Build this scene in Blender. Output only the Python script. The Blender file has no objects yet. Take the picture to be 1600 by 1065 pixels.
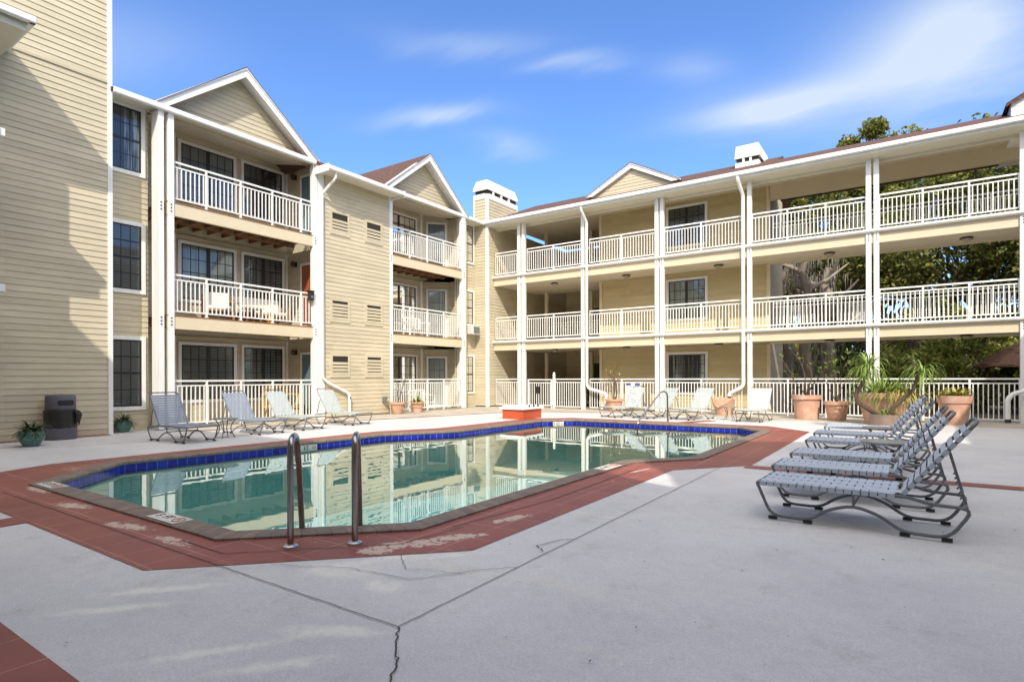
import bpy, math, random
from mathutils import Vector, Matrix, geometry
random.seed(7)
R = math.radians
scene = bpy.context.scene
COL = scene.collection
OFF = {}

# ------------------------------------------------------------------ materials
def new_mat(name):
    m = bpy.data.materials.new(name); m.use_nodes = True
    nt = m.node_tree; nt.nodes.clear()
    out = nt.nodes.new('ShaderNodeOutputMaterial')
    return m, nt, out
def N(nt, t, **k):
    n = nt.nodes.new(t)
    for a, b in k.items(): setattr(n, a, b)
    return n
def rgba(c): return (c[0], c[1], c[2], 1.0)
def mat(name, col, rough=.6, var=.12, scale=6, bump=.0, bscale=60, metal=0., spec=.5, col2=None, thr=(.45, .6), cscale=None, stretch=None, coords='Object'):
    """principled surface whose colour wanders with two octaves of noise; col2 = patches of a second colour"""
    m, nt, out = new_mat(name); L = nt.links.new
    b = N(nt, 'ShaderNodeBsdfPrincipled'); L(b.outputs[0], out.inputs[0])
    b.inputs['Roughness'].default_value = rough; b.inputs['Metallic'].default_value = metal
    b.inputs['Specular IOR Level'].default_value = spec
    tc = N(nt, 'ShaderNodeTexCoord'); src = tc.outputs[coords]
    if stretch:
        mp = N(nt, 'ShaderNodeMapping'); mp.inputs['Scale'].default_value = stretch; L(src, mp.inputs[0]); src = mp.outputs[0]
    n1 = N(nt, 'ShaderNodeTexNoise'); n1.inputs['Scale'].default_value = scale; n1.inputs['Detail'].default_value = 8; n1.inputs['Roughness'].default_value = .65
    L(src, n1.inputs['Vector'])
    mr = N(nt, 'ShaderNodeMapRange'); mr.inputs[1].default_value = .3; mr.inputs[2].default_value = .7
    mr.inputs[3].default_value = 1 - var; mr.inputs[4].default_value = 1 + var * .6
    L(n1.outputs[0], mr.inputs[0])
    vm = N(nt, 'ShaderNodeVectorMath', operation='SCALE'); L(mr.outputs[0], vm.inputs[3])
    if col2:
        n2 = N(nt, 'ShaderNodeTexNoise'); n2.inputs['Scale'].default_value = cscale or scale * .5; n2.inputs['Detail'].default_value = 9; n2.inputs['Roughness'].default_value = .7
        L(src, n2.inputs['Vector'])
        m2 = N(nt, 'ShaderNodeMapRange'); m2.inputs[1].default_value = thr[0]; m2.inputs[2].default_value = thr[1]; L(n2.outputs[0], m2.inputs[0])
        mx = N(nt, 'ShaderNodeMix', data_type='RGBA'); mx.inputs[6].default_value = rgba(col); mx.inputs[7].default_value = rgba(col2)
        L(m2.outputs[0], mx.inputs[0]); L(mx.outputs[2], vm.inputs[0])
    else:
        vm.inputs[0].default_value = col[:3]
    L(vm.outputs[0], b.inputs['Base Color'])
    if bump:
        n3 = N(nt, 'ShaderNodeTexNoise'); n3.inputs['Scale'].default_value = bscale; n3.inputs['Detail'].default_value = 6
        L(src, n3.inputs['Vector'])
        bp = N(nt, 'ShaderNodeBump'); bp.inputs['Strength'].default_value = bump; bp.inputs['Distance'].default_value = .01
        L(n3.outputs[0], bp.inputs['Height']); L(bp.outputs[0], b.inputs['Normal'])
    return m
M = {}
M['siding'] = mat('tan_siding_paint', (.57, .495, .345), .6, .13, .9, .25, 40, stretch=(1, 1, 3))
M['siding_walk'] = mat('ochre_siding', (.56, .46, .25), .6, .13, .9, .25, 40, stretch=(1, 1, 3))  # yellower siding tone for the walkway walls
M['bowl'] = mat('grey_brown_bowl', (.30, .21, .17), .85, .2, 6, .2, 60)
M['white'] = mat('white_trim_paint', (.80, .79, .75), .45, .10, 2.5, .1, 30, stretch=(3, 3, .5))
M['rail'] = mat('white_railing_paint', (.79, .78, .73), .45, .09, 5)
M['beam'] = mat('beige_beam_paint', (.66, .56, .39), .55, .05, 2, .1, 30)
M['soffit'] = mat('cream_soffit', (.70, .66, .54), .6, .05, 2)
M['ceil'] = mat('walkway_ceiling', (.62, .55, .43), .7, .05, 2)
M['wood'] = mat('brown_deck_wood', (.27, .13, .055), .7, .35, 5, .3, 60, stretch=(1, 1, 1))
M['shingle'] = mat('brown_shingle', (.135, .062, .04), .9, .45, 9, .6, 60, col2=(.075, .04, .03), thr=(.45, .55), cscale=14)
M['bronze'] = mat('dark_bronze_sash', (.025, .022, .022), .35, .1, 5)
M['darkint'] = mat('recess_shade', (.03, .024, .016), .9, .2, 5)  # flat dark colour in place of the shade inside vents and openings
M['bluedoor'] = mat('slate_blue_door_paint', (.12, .19, .21), .4, .06, 4)
M['curtain'] = mat('pale_curtain', (.66, .63, .55), .8, .4, 2.2, stretch=(6, 6, .25))
M['terracotta'] = mat('terracotta', (.57, .32, .22), .85, .2, 5, .2, 60, col2=(.60, .45, .36), thr=(.5, .7), cscale=3)
M['terracotta2'] = mat('pale_terracotta', (.58, .33, .22), .85, .2, 6, .2, 60, col2=(.55, .45, .36), thr=(.5, .75), cscale=3)
M['glazed'] = mat('green_glazed_pot', (.10, .20, .17), .25, .25, 9)
M['soil'] = mat('potting_soil', (.05, .035, .022), .95, .4, 30, .5, 80)
M['leafd'] = mat('dark_spiky_leaf', (.05, .085, .03), .5, .4, 9)
M['leafl'] = mat('lime_leaf', (.20, .29, .045), .5, .4, 9)
M['leafy'] = mat('yellowing_leaf', (.36, .30, .07), .55, .4, 9)
M['bark'] = mat('brown_bark', (.10, .065, .04), .9, .4, 14, .6, 50)
M['barkg'] = mat('grey_bark', (.30, .25, .20), .95, .45, 6, .8, 30, stretch=(1, 1, .3))
M['steel'] = mat('stainless_steel', (.33, .31, .30), .17, .1, 4, metal=1.)
M['flange'] = mat('steel_flange', (.6, .6, .58), .3, .1, 8, metal=.9)
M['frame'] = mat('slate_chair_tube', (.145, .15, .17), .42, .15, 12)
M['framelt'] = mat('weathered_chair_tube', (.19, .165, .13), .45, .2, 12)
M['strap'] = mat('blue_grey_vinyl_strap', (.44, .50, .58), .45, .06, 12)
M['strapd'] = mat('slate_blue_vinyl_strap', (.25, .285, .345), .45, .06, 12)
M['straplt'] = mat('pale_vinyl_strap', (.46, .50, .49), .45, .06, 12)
M['cap'] = mat('black_rubber', (.012, .012, .013), .6, .1, 10)
M['tabletop'] = mat('dull_table_top', (.26, .27, .25), .35, .15, 10)
M['bin'] = mat('charcoal_bin_plastic', (.115, .11, .135), .6, .12, 5, .15, 40)
M['bag'] = mat('black_bin_bag', (.022, .019, .018), .4, .3, 8, .6, 18)
M['orange'] = mat('orange_red_paint', (.48, .085, .028), .55, .12, 5, .15, 40)
M['lid'] = mat('white_spa_lid', (.78, .80, .80), .4, .05, 5)
M['sign'] = mat('white_sign_board', (.78, .79, .82), .4, .03, 5)
M['signblue'] = mat('sign_blue', (.05, .07, .25), .5, .03, 5)
M['ink'] = mat('black_ink', (.02, .02, .02), .6, .1, 5)
M['redink'] = mat('faded_red_ink', (.42, .22, .18), .6, .1, 5)
M['marker'] = mat('white_marker_tile', (.60, .57, .52), .35, .12, 12)
M['lamp'] = mat('dark_lamp_metal', (.05, .035, .02), .4, .2, 9)
M['lampglass'] = mat('frosted_lamp_glass', (.35, .30, .22), .3, .15, 9)
M['cushion'] = mat('cream_cushion', (.72, .69, .60), .8, .06, 4)
M['teak'] = mat('teak_wood', (.42, .20, .09), .6, .25, 9, stretch=(1, 1, 4))
M['yellow'] = mat('yellow_paint', (.68, .40, .07), .5, .15, 5)
M['rust'] = mat('rust_door_wood', (.30, .09, .03), .6, .3, 5)
M['thatch'] = mat('brown_thatch', (.20, .105, .07), .95, .4, 14, .9, 40, stretch=(1, 1, .4))
M['darkwood'] = mat('dark_furniture_wood', (.10, .04, .03), .6, .3, 9)
M['patio'] = mat('worn_tan_concrete', (.47, .42, .34), .85, .25, 1.5, .4, 60, col2=(.33, .28, .22), thr=(.5, .7), cscale=.8)
M['mulch'] = mat('brown_mulch_ground', (.10, .06, .04), .95, .5, 3, .6, 30, col2=(.09, .10, .04), thr=(.45, .6), cscale=.25)
M['crack'] = mat('dark_joint', (.07, .055, .05), .9, .5, 30)
M['grime'] = mat('damp_grime', (.2, .19, .17), .9, .3, 10)
M['ac'] = mat('air_conditioner_shell', (.70, .68, .62), .5, .08, 8)
M['acgrille'] = mat('grey_grille', (.16, .16, .15), .6, .2, 30)
M['vehicle'] = mat('white_vehicle_paint', (.75, .76, .78), .25, .03, 4)

def mat_blind():
    m, nt, out = new_mat('horizontal_slat_blind'); L = nt.links.new
    b = N(nt, 'ShaderNodeBsdfPrincipled'); b.inputs['Roughness'].default_value = .6; L(b.outputs[0], out.inputs[0])
    tc = N(nt, 'ShaderNodeTexCoord'); w = N(nt, 'ShaderNodeTexWave', wave_type='BANDS', bands_direction='Z')
    w.inputs['Scale'].default_value = 6.3; w.inputs['Distortion'].default_value = .0; L(tc.outputs['Object'], w.inputs[0])
    cr = N(nt, 'ShaderNodeValToRGB'); cr.color_ramp.elements[0].position = .25; cr.color_ramp.elements[0].color = (.05, .045, .04, 1)
    cr.color_ramp.elements[1].position = .55; cr.color_ramp.elements[1].color = (.33, .31, .27, 1)
    L(w.outputs['Color'], cr.inputs[0]); L(cr.outputs[0], b.inputs['Base Color'])
    return m
M['blind'] = mat_blind()
for k_ in ('siding', 'siding_walk'):   # single boards differ a little in tone
    nt = M[k_].node_tree; L = nt.links.new; vm = [n for n in nt.nodes if n.type == 'VECT_MATH'][0]; pb = [n for n in nt.nodes if n.type == 'BSDF_PRINCIPLED'][0]
    tcn = nt.nodes.new('ShaderNodeTexCoord'); sx = nt.nodes.new('ShaderNodeSeparateXYZ'); L(tcn.outputs['Object'], sx.inputs[0])
    ad_ = nt.nodes.new('ShaderNodeMath'); ad_.operation = 'ADD'; L(sx.outputs[0], ad_.inputs[0]); L(sx.outputs[1], ad_.inputs[1])
    cb_ = nt.nodes.new('ShaderNodeCombineXYZ'); L(ad_.outputs[0], cb_.inputs[0]); L(sx.outputs[2], cb_.inputs[1])
    br = nt.nodes.new('ShaderNodeTexBrick'); br.inputs['Scale'].default_value = 1; br.inputs['Brick Width'].default_value = 3.1; br.inputs['Row Height'].default_value = .135; br.inputs['Mortar Size'].default_value = 0; br.offset = .37
    br.inputs['Color1'].default_value = (.93, .93, .92, 1); br.inputs['Color2'].default_value = (1.05, 1.05, 1.05, 1); L(cb_.outputs[0], br.inputs['Vector'])
    mu_ = nt.nodes.new('ShaderNodeVectorMath'); mu_.operation = 'MULTIPLY'; L(vm.outputs[0], mu_.inputs[0]); L(br.outputs['Color'], mu_.inputs[1]); L(mu_.outputs[0], pb.inputs['Base Color'])
M['curtain_grey'] = mat('grey_curtain', (.36, .35, .34), .8, .4, 1.7, stretch=(8, 8, .25))
M['curtain_half'] = mat('drawn_white_curtain', (.78, .76, .70), .8, .5, 1.3, col2=(.10, .09, .08), thr=(.48, .52), cscale=.9, stretch=(1.2, 1.2, .05))

def mat_glass():
    m, nt, out = new_mat('window_glass'); L = nt.links.new
    tr = N(nt, 'ShaderNodeBsdfTransparent'); tr.inputs[0].default_value = (.88, .91, .91, 1)
    gl = N(nt, 'ShaderNodeBsdfGlossy'); gl.inputs['Roughness'].default_value = .03; gl.inputs[0].default_value = (.9, .92, .95, 1)
    fr = N(nt, 'ShaderNodeFresnel'); fr.inputs[0].default_value = 1.5
    mul = N(nt, 'ShaderNodeMath', operation='MULTIPLY_ADD'); mul.inputs[1].default_value = .85; mul.inputs[2].default_value = .01
    mx = N(nt, 'ShaderNodeMixShader')
    L(fr.outputs[0], mul.inputs[0]); L(mul.outputs[0], mx.inputs[0]); L(tr.outputs[0], mx.inputs[1]); L(gl.outputs[0], mx.inputs[2]); L(mx.outputs[0], out.inputs[0])
    return m
M['glass'] = mat_glass()

def mat_water():
    m, nt, out = new_mat('pool_water'); L = nt.links.new
    tc = N(nt, 'ShaderNodeTexCoord')
    n1 = N(nt, 'ShaderNodeTexNoise'); n1.inputs['Scale'].default_value = 1.1; n1.inputs['Detail'].default_value = 2.5
    mp = N(nt, 'ShaderNodeMapping'); mp.inputs['Rotation'].default_value = (0, 0, R(34)); mp.inputs['Scale'].default_value = (1, 2.2, 1)
    L(tc.outputs['Object'], mp.inputs[0]); L(mp.outputs[0], n1.inputs['Vector'])
    bp = N(nt, 'ShaderNodeBump'); bp.inputs['Strength'].default_value = .065; bp.inputs['Distance'].default_value = .02
    L(n1.outputs[0], bp.inputs['Height'])
    tr = N(nt, 'ShaderNodeBsdfTransparent'); tr.inputs[0].default_value = (.53, .88, .90, 1)
    gl = N(nt, 'ShaderNodeBsdfGlossy'); gl.inputs['Roughness'].default_value = .0; gl.inputs[0].default_value = (.93, .96, .93, 1)
    fr = N(nt, 'ShaderNodeFresnel'); fr.inputs[0].default_value = 1.40; L(bp.outputs[0], fr.inputs['Normal']); L(bp.outputs[0], gl.inputs['Normal'])
    mu = N(nt, 'ShaderNodeMath', operation='MULTIPLY_ADD'); mu.inputs[1].default_value = 1.05; mu.inputs[2].default_value = .17; mu.use_clamp = True
    mx = N(nt, 'ShaderNodeMixShader'); L(fr.outputs[0], mu.inputs[0]); L(mu.outputs[0], mx.inputs[0])
    L(tr.outputs[0], mx.inputs[1]); L(gl.outputs[0], mx.inputs[2]); L(mx.outputs[0], out.inputs[0])
    return m
M['water'] = mat_water()

def mat_deck():
    """painted cool-deck concrete: fine grit, soft stains, worn pale areas, small dark specks"""
    m, nt, out = new_mat('painted_pool_deck'); L = nt.links.new
    b = N(nt, 'ShaderNodeBsdfPrincipled'); b.inputs['Specular IOR Level'].default_value = .35; L(b.outputs[0], out.inputs[0])
    tc = N(nt, 'ShaderNodeTexCoord'); co = tc.outputs['Object']
    def noise(s, d=8, r=.6, vec=co):
        n = N(nt, 'ShaderNodeTexNoise'); n.inputs['Scale'].default_value = s; n.inputs['Detail'].default_value = d; n.inputs['Roughness'].default_value = r; L(vec, n.inputs['Vector']); return n.outputs[0]
    def ramp(v, a, b_, c=0., d=1.):
        r = N(nt, 'ShaderNodeMapRange'); r.inputs[1].default_value = a; r.inputs[2].default_value = b_; r.inputs[3].default_value = c; r.inputs[4].default_value = d; L(v, r.inputs[0]); return r.outputs[0]
    def mix(f, c1, c2):
        x = N(nt, 'ShaderNodeMix', data_type='RGBA'); L(f, x.inputs[0])
        for i, c in ((6, c1), (7, c2)):
            if isinstance(c, tuple): x.inputs[i].default_value = rgba(c)
            else: L(c, x.inputs[i])
        return x.outputs[2]
    c = mix(ramp(noise(.45, 9, .65), .38, .62), (.70, .675, .65), (.56, .545, .53))
    mp = N(nt, 'ShaderNodeMapping'); mp.inputs['Scale'].default_value = (.35, 1.4, 1); mp.inputs['Rotation'].default_value = (0, 0, R(-35)); L(co, mp.inputs[0])
    c = mix(ramp(noise(.8, 10, .7, mp.outputs[0]), .57, .66, 0, .75), c, (.72, .69, .58))
    c = mix(ramp(noise(14, 6, .7), .35, .7, .22, 0), c, (.36, .36, .38))
    c = mix(ramp(noise(2.2, 12, .78), .54, .70, 0, .6), c, (.36, .34, .31))
    c = mix(ramp(noise(6, 10, .8), .58, .66, 0, .4), c, (.40, .39, .37))
    c = mix(ramp(noise(.9, 12, .8, mp.outputs[0]), .3, .38, .28, 0), c, (.42, .40, .36))
    c = mix(ramp(noise(55, 4, .7), .36, .62, .30, 0), c, (.30, .30, .32))
    c = mix(ramp(noise(110, 3, .7), .52, .66, 0, .35), c, (.80, .80, .82))
    sx = N(nt, 'ShaderNodeSeparateXYZ'); L(co, sx.inputs[0])
    def mth(op, a, b_=None, d=None):
        n = N(nt, 'ShaderNodeMath', operation=op)
        for i, q in enumerate((a, b_, d)):
            if q is None: continue
            if isinstance(q, (int, float)): n.inputs[i].default_value = q
            else: L(q, n.inputs[i])
        return n.outputs[0]
    tot = None
    for px, py, rx, ry, ro in [(-3.73, 1.67, 0.42, 0.07, 50), (-3.64, 1.38, 0.35, 0.06, 50), (-3.12, 2.5, 0.3, 0.16, 20), (-2.65, 2.46, 0.16, 0.1, 0), (-2.4, 1.88, 0.3, 0.08, 30), (-2.72, 1.38, 0.4, 0.05, 55), (-3.01, 2.91, 0.35, 0.06, 60), (-2.72, 3.14, 0.3, 0.05, 50), (-2.32, 1.51, 0.3, 0.06, 50)]:   # worn-through pale patches
        ca, sa = math.cos(R(ro)), math.sin(R(ro)); X = mth('SUBTRACT', sx.outputs[0], px); Y = mth('SUBTRACT', sx.outputs[1], py)
        u = mth('DIVIDE', mth('ADD', mth('MULTIPLY', X, ca), mth('MULTIPLY', Y, sa)), rx); v_ = mth('DIVIDE', mth('SUBTRACT', mth('MULTIPLY', Y, ca), mth('MULTIPLY', X, sa)), ry)
        e = mth('EXPONENT', mth('MULTIPLY', mth('MULTIPLY_ADD', u, u, mth('MULTIPLY', v_, v_)), -1.)); tot = e if tot is None else mth('ADD', tot, e)
    c = mix(ramp(mth('MULTIPLY', tot, ramp(noise(9, 9, .75), .3, .7, .2, 1.6)), .25, .9, 0, .6), c, (.80, .78, .66))
    v = N(nt, 'ShaderNodeTexVoronoi'); v.inputs['Scale'].default_value = 1.7; v.inputs['Randomness'].default_value = 1.; L(co, v.inputs['Vector'])
    c = mix(ramp(v.outputs['Distance'], .012, .02, .8, 0), c, (.08, .07, .06))
    L(c, b.inputs['Base Color'])
    L(ramp(noise(3, 6), .35, .65, .45, .68), b.inputs['Roughness'])
    bp = N(nt, 'ShaderNodeBump'); bp.inputs['Strength'].default_value = .35; bp.inputs['Distance'].default_value = .004
    L(noise(130, 4), bp.inputs['Height']); L(bp.outputs[0], b.inputs['Normal'])
    return m
M['deck'] = mat_deck()

def mat_red():
    m, nt, out = new_mat('worn_red_deck_paint'); L = nt.links.new
    b = N(nt, 'ShaderNodeBsdfPrincipled'); b.inputs['Roughness'].default_value = .5; L(b.outputs[0], out.inputs[0])
    tc = N(nt, 'ShaderNodeTexCoord'); co = tc.outputs['Object']
    def noise(s, d=8, r=.6, vec=co):
        n = N(nt, 'ShaderNodeTexNoise'); n.inputs['Scale'].default_value = s; n.inputs['Detail'].default_value = d; n.inputs['Roughness'].default_value = r; L(vec, n.inputs['Vector']); return n.outputs[0]
    def ramp(v, a, b_, c=0., d=1.):
        r = N(nt, 'ShaderNodeMapRange'); r.inputs[1].default_value = a; r.inputs[2].default_value = b_; r.inputs[3].default_value = c; r.inputs[4].default_value = d; L(v, r.inputs[0]); return r.outputs[0]
    def mix(f, c1, c2):
        x = N(nt, 'ShaderNodeMix', data_type='RGBA'); L(f, x.inputs[0])
        for i, c in ((6, c1), (7, c2)):
            if isinstance(c, tuple): x.inputs[i].default_value = rgba(c)
            else: L(c, x.inputs[i])
        return x.outputs[2]
    c = mix(ramp(noise(1.2, 8), .35, .65), (.285, .078, .054), (.20, .057, .044))
    c = mix(ramp(noise(1.1, 12, .75), .61, .65, 0, .6), c, (.56, .42, .33))
    sx = N(nt, 'ShaderNodeSeparateXYZ'); L(co, sx.inputs[0])
    def mth(op, a, b_=None, d=None):
        n = N(nt, 'ShaderNodeMath', operation=op)
        for i, q in enumerate((a, b_, d)):
            if q is None: continue
            if isinstance(q, (int, float)): n.inputs[i].default_value = q
            else: L(q, n.inputs[i])
        return n.outputs[0]
    tot = None
    for px, py, rx, ry, ro in [(-3.15, 3.19, 0.3, 0.1, 48), (-2.96, 3.58, 0.22, 0.07, 52), (-2.95, 4.29, 0.25, 0.07, 75), (-3.23, 2.91, 0.12, 0.07, 40), (-6.92, 2.26, 0.3, 0.08, 10), (-5.57, 2.21, 0.3, 0.07, 10), (-4.77, 2.21, 0.25, 0.06, 0), (-8.26, 2.36, 0.3, 0.07, 0), (-3.01, 7.47, 0.3, 0.03, 80)]:   # flaked paint
        ca, sa = math.cos(R(ro)), math.sin(R(ro)); X = mth('SUBTRACT', sx.outputs[0], px); Y = mth('SUBTRACT', sx.outputs[1], py)
        u = mth('DIVIDE', mth('ADD', mth('MULTIPLY', X, ca), mth('MULTIPLY', Y, sa)), rx); v_ = mth('DIVIDE', mth('SUBTRACT', mth('MULTIPLY', Y, ca), mth('MULTIPLY', X, sa)), ry)
        e = mth('EXPONENT', mth('MULTIPLY', mth('MULTIPLY_ADD', u, u, mth('MULTIPLY', v_, v_)), -1.)); tot = e if tot is None else mth('ADD', tot, e)
    c = mix(ramp(mth('MULTIPLY', tot, ramp(noise(12, 9, .8), .38, .62, 0, 2.2)), .45, .6, 0, .85), c, (.58, .47, .38))
    br = N(nt, 'ShaderNodeTexBrick'); br.inputs['Scale'].default_value = 1; br.offset = 0
    br.inputs['Brick Width'].default_value = .36; br.inputs['Row Height'].default_value = .36; br.inputs['Mortar Size'].default_value = .006; br.inputs['Mortar Smooth'].default_value = .3
    L(co, br.inputs['Vector'])
    mul = N(nt, 'ShaderNodeMath', operation='MULTIPLY'); L(br.outputs['Fac'], mul.inputs[0]); L(ramp(noise(1.5, 3), .35, .55, .1, .7), mul.inputs[1])
    c = mix(mul.outputs[0], c, (.50, .27, .21))
    L(c, b.inputs['Base Color'])
    bp = N(nt, 'ShaderNodeBump'); bp.inputs['Strength'].default_value = .3; bp.inputs['Distance'].default_value = .004
    L(noise(110, 4), bp.inputs['Height']); L(bp.outputs[0], b.inputs['Normal'])
    return m
M['red'] = mat_red()

def mat_brick(name, c1, c2, mortar, w, h, ms, rough=.4, uv=True, bump=.3, offset=0):
    m, nt, out = new_mat(name); L = nt.links.new
    b = N(nt, 'ShaderNodeBsdfPrincipled'); b.inputs['Roughness'].default_value = rough; L(b.outputs[0], out.inputs[0])
    tc = N(nt, 'ShaderNodeTexCoord'); br = N(nt, 'ShaderNodeTexBrick'); br.offset = offset
    br.inputs['Scale'].default_value = 1; br.inputs['Brick Width'].default_value = w; br.inputs['Row Height'].default_value = h; br.inputs['Mortar Size'].default_value = ms
    br.inputs['Color1'].default_value = rgba(c1); br.inputs['Color2'].default_value = rgba(c2); br.inputs['Mortar'].default_value = rgba(mortar)
    L(tc.outputs['UV' if uv else 'Object'], br.inputs['Vector'])
    n = N(nt, 'ShaderNodeTexNoise'); n.inputs['Scale'].default_value = 7; n.inputs['Detail'].default_value = 8; L(tc.outputs['Object'], n.inputs['Vector'])
    mr = N(nt, 'ShaderNodeMapRange'); mr.inputs[1].default_value = .3; mr.inputs[2].default_value = .7; mr.inputs[3].default_value = .75; mr.inputs[4].default_value = 1.15; L(n.outputs[0], mr.inputs[0])
    vm = N(nt, 'ShaderNodeVectorMath', operation='SCALE'); L(br.outputs['Color'], vm.inputs[0]); L(mr.outputs[0], vm.inputs[3]); L(vm.outputs[0], b.inputs['Base Color'])
    bp = N(nt, 'ShaderNodeBump'); bp.invert = True; bp.inputs['Strength'].default_value = bump; bp.inputs['Distance'].default_value = .005
    L(br.outputs['Fac'], bp.inputs['Height']); L(bp.outputs[0], b.inputs['Normal'])
    return m
M['tile'] = mat_brick('blue_waterline_tile', (.013, .018, .26), (.025, .042, .40), (.20, .22, .48), .152, .152, .004, .12)
M['coping'] = mat_brick('weathered_brick_coping', (.225, .165, .125), (.175, .135, .11), (.11, .09, .075), .105, .6, .005, .7)
M['plaster'] = mat('pool_plaster', (.52, .80, .80), .7, .08, 1.5)
M['plasterlt'] = mat('pale_pool_plaster', (.62, .66, .58), .7, .1, 2)

def mat_leaf(name, c1, c2, c3, trans=.35):
    m, nt, out = new_mat(name); L = nt.links.new
    g = N(nt, 'ShaderNodeNewGeometry'); oi = g.outputs['Random Per Island']
    cr = N(nt, 'ShaderNodeValToRGB'); e = cr.color_ramp.elements
    e[0].position = 0; e[0].color = rgba(c1); e[1].position = 1; e[1].color = rgba(c3); x = cr.color_ramp.elements.new(.55); x.color = rgba(c2)
    L(oi, cr.inputs[0])
    d = N(nt, 'ShaderNodeBsdfPrincipled'); d.inputs['Roughness'].default_value = .5; d.inputs['Specular IOR Level'].default_value = .3
    t = N(nt, 'ShaderNodeBsdfTranslucent'); mx = N(nt, 'ShaderNodeMixShader'); mx.inputs[0].default_value = trans
    L(cr.outputs[0], d.inputs['Base Color']); L(cr.outputs[0], t.inputs[0]); L(d.outputs[0], mx.inputs[1]); L(t.outputs[0], mx.inputs[2]); L(mx.outputs[0], out.inputs[0])
    return m
M['oak'] = mat_leaf('oak_foliage', (.06, .09, .016), (.16, .18, .03), (.36, .32, .065))
M['oak2'] = mat_leaf('dark_oak_foliage', (.04, .058, .014), (.11, .125, .025), (.28, .255, .06))
M['moss'] = mat_leaf('hanging_moss', (.24, .22, .18), (.34, .31, .26), (.46, .43, .36), .2)
M['bushl'] = mat_leaf('bright_shrub_foliage', (.08, .12, .02), (.19, .22, .04), (.38, .35, .09))

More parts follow.
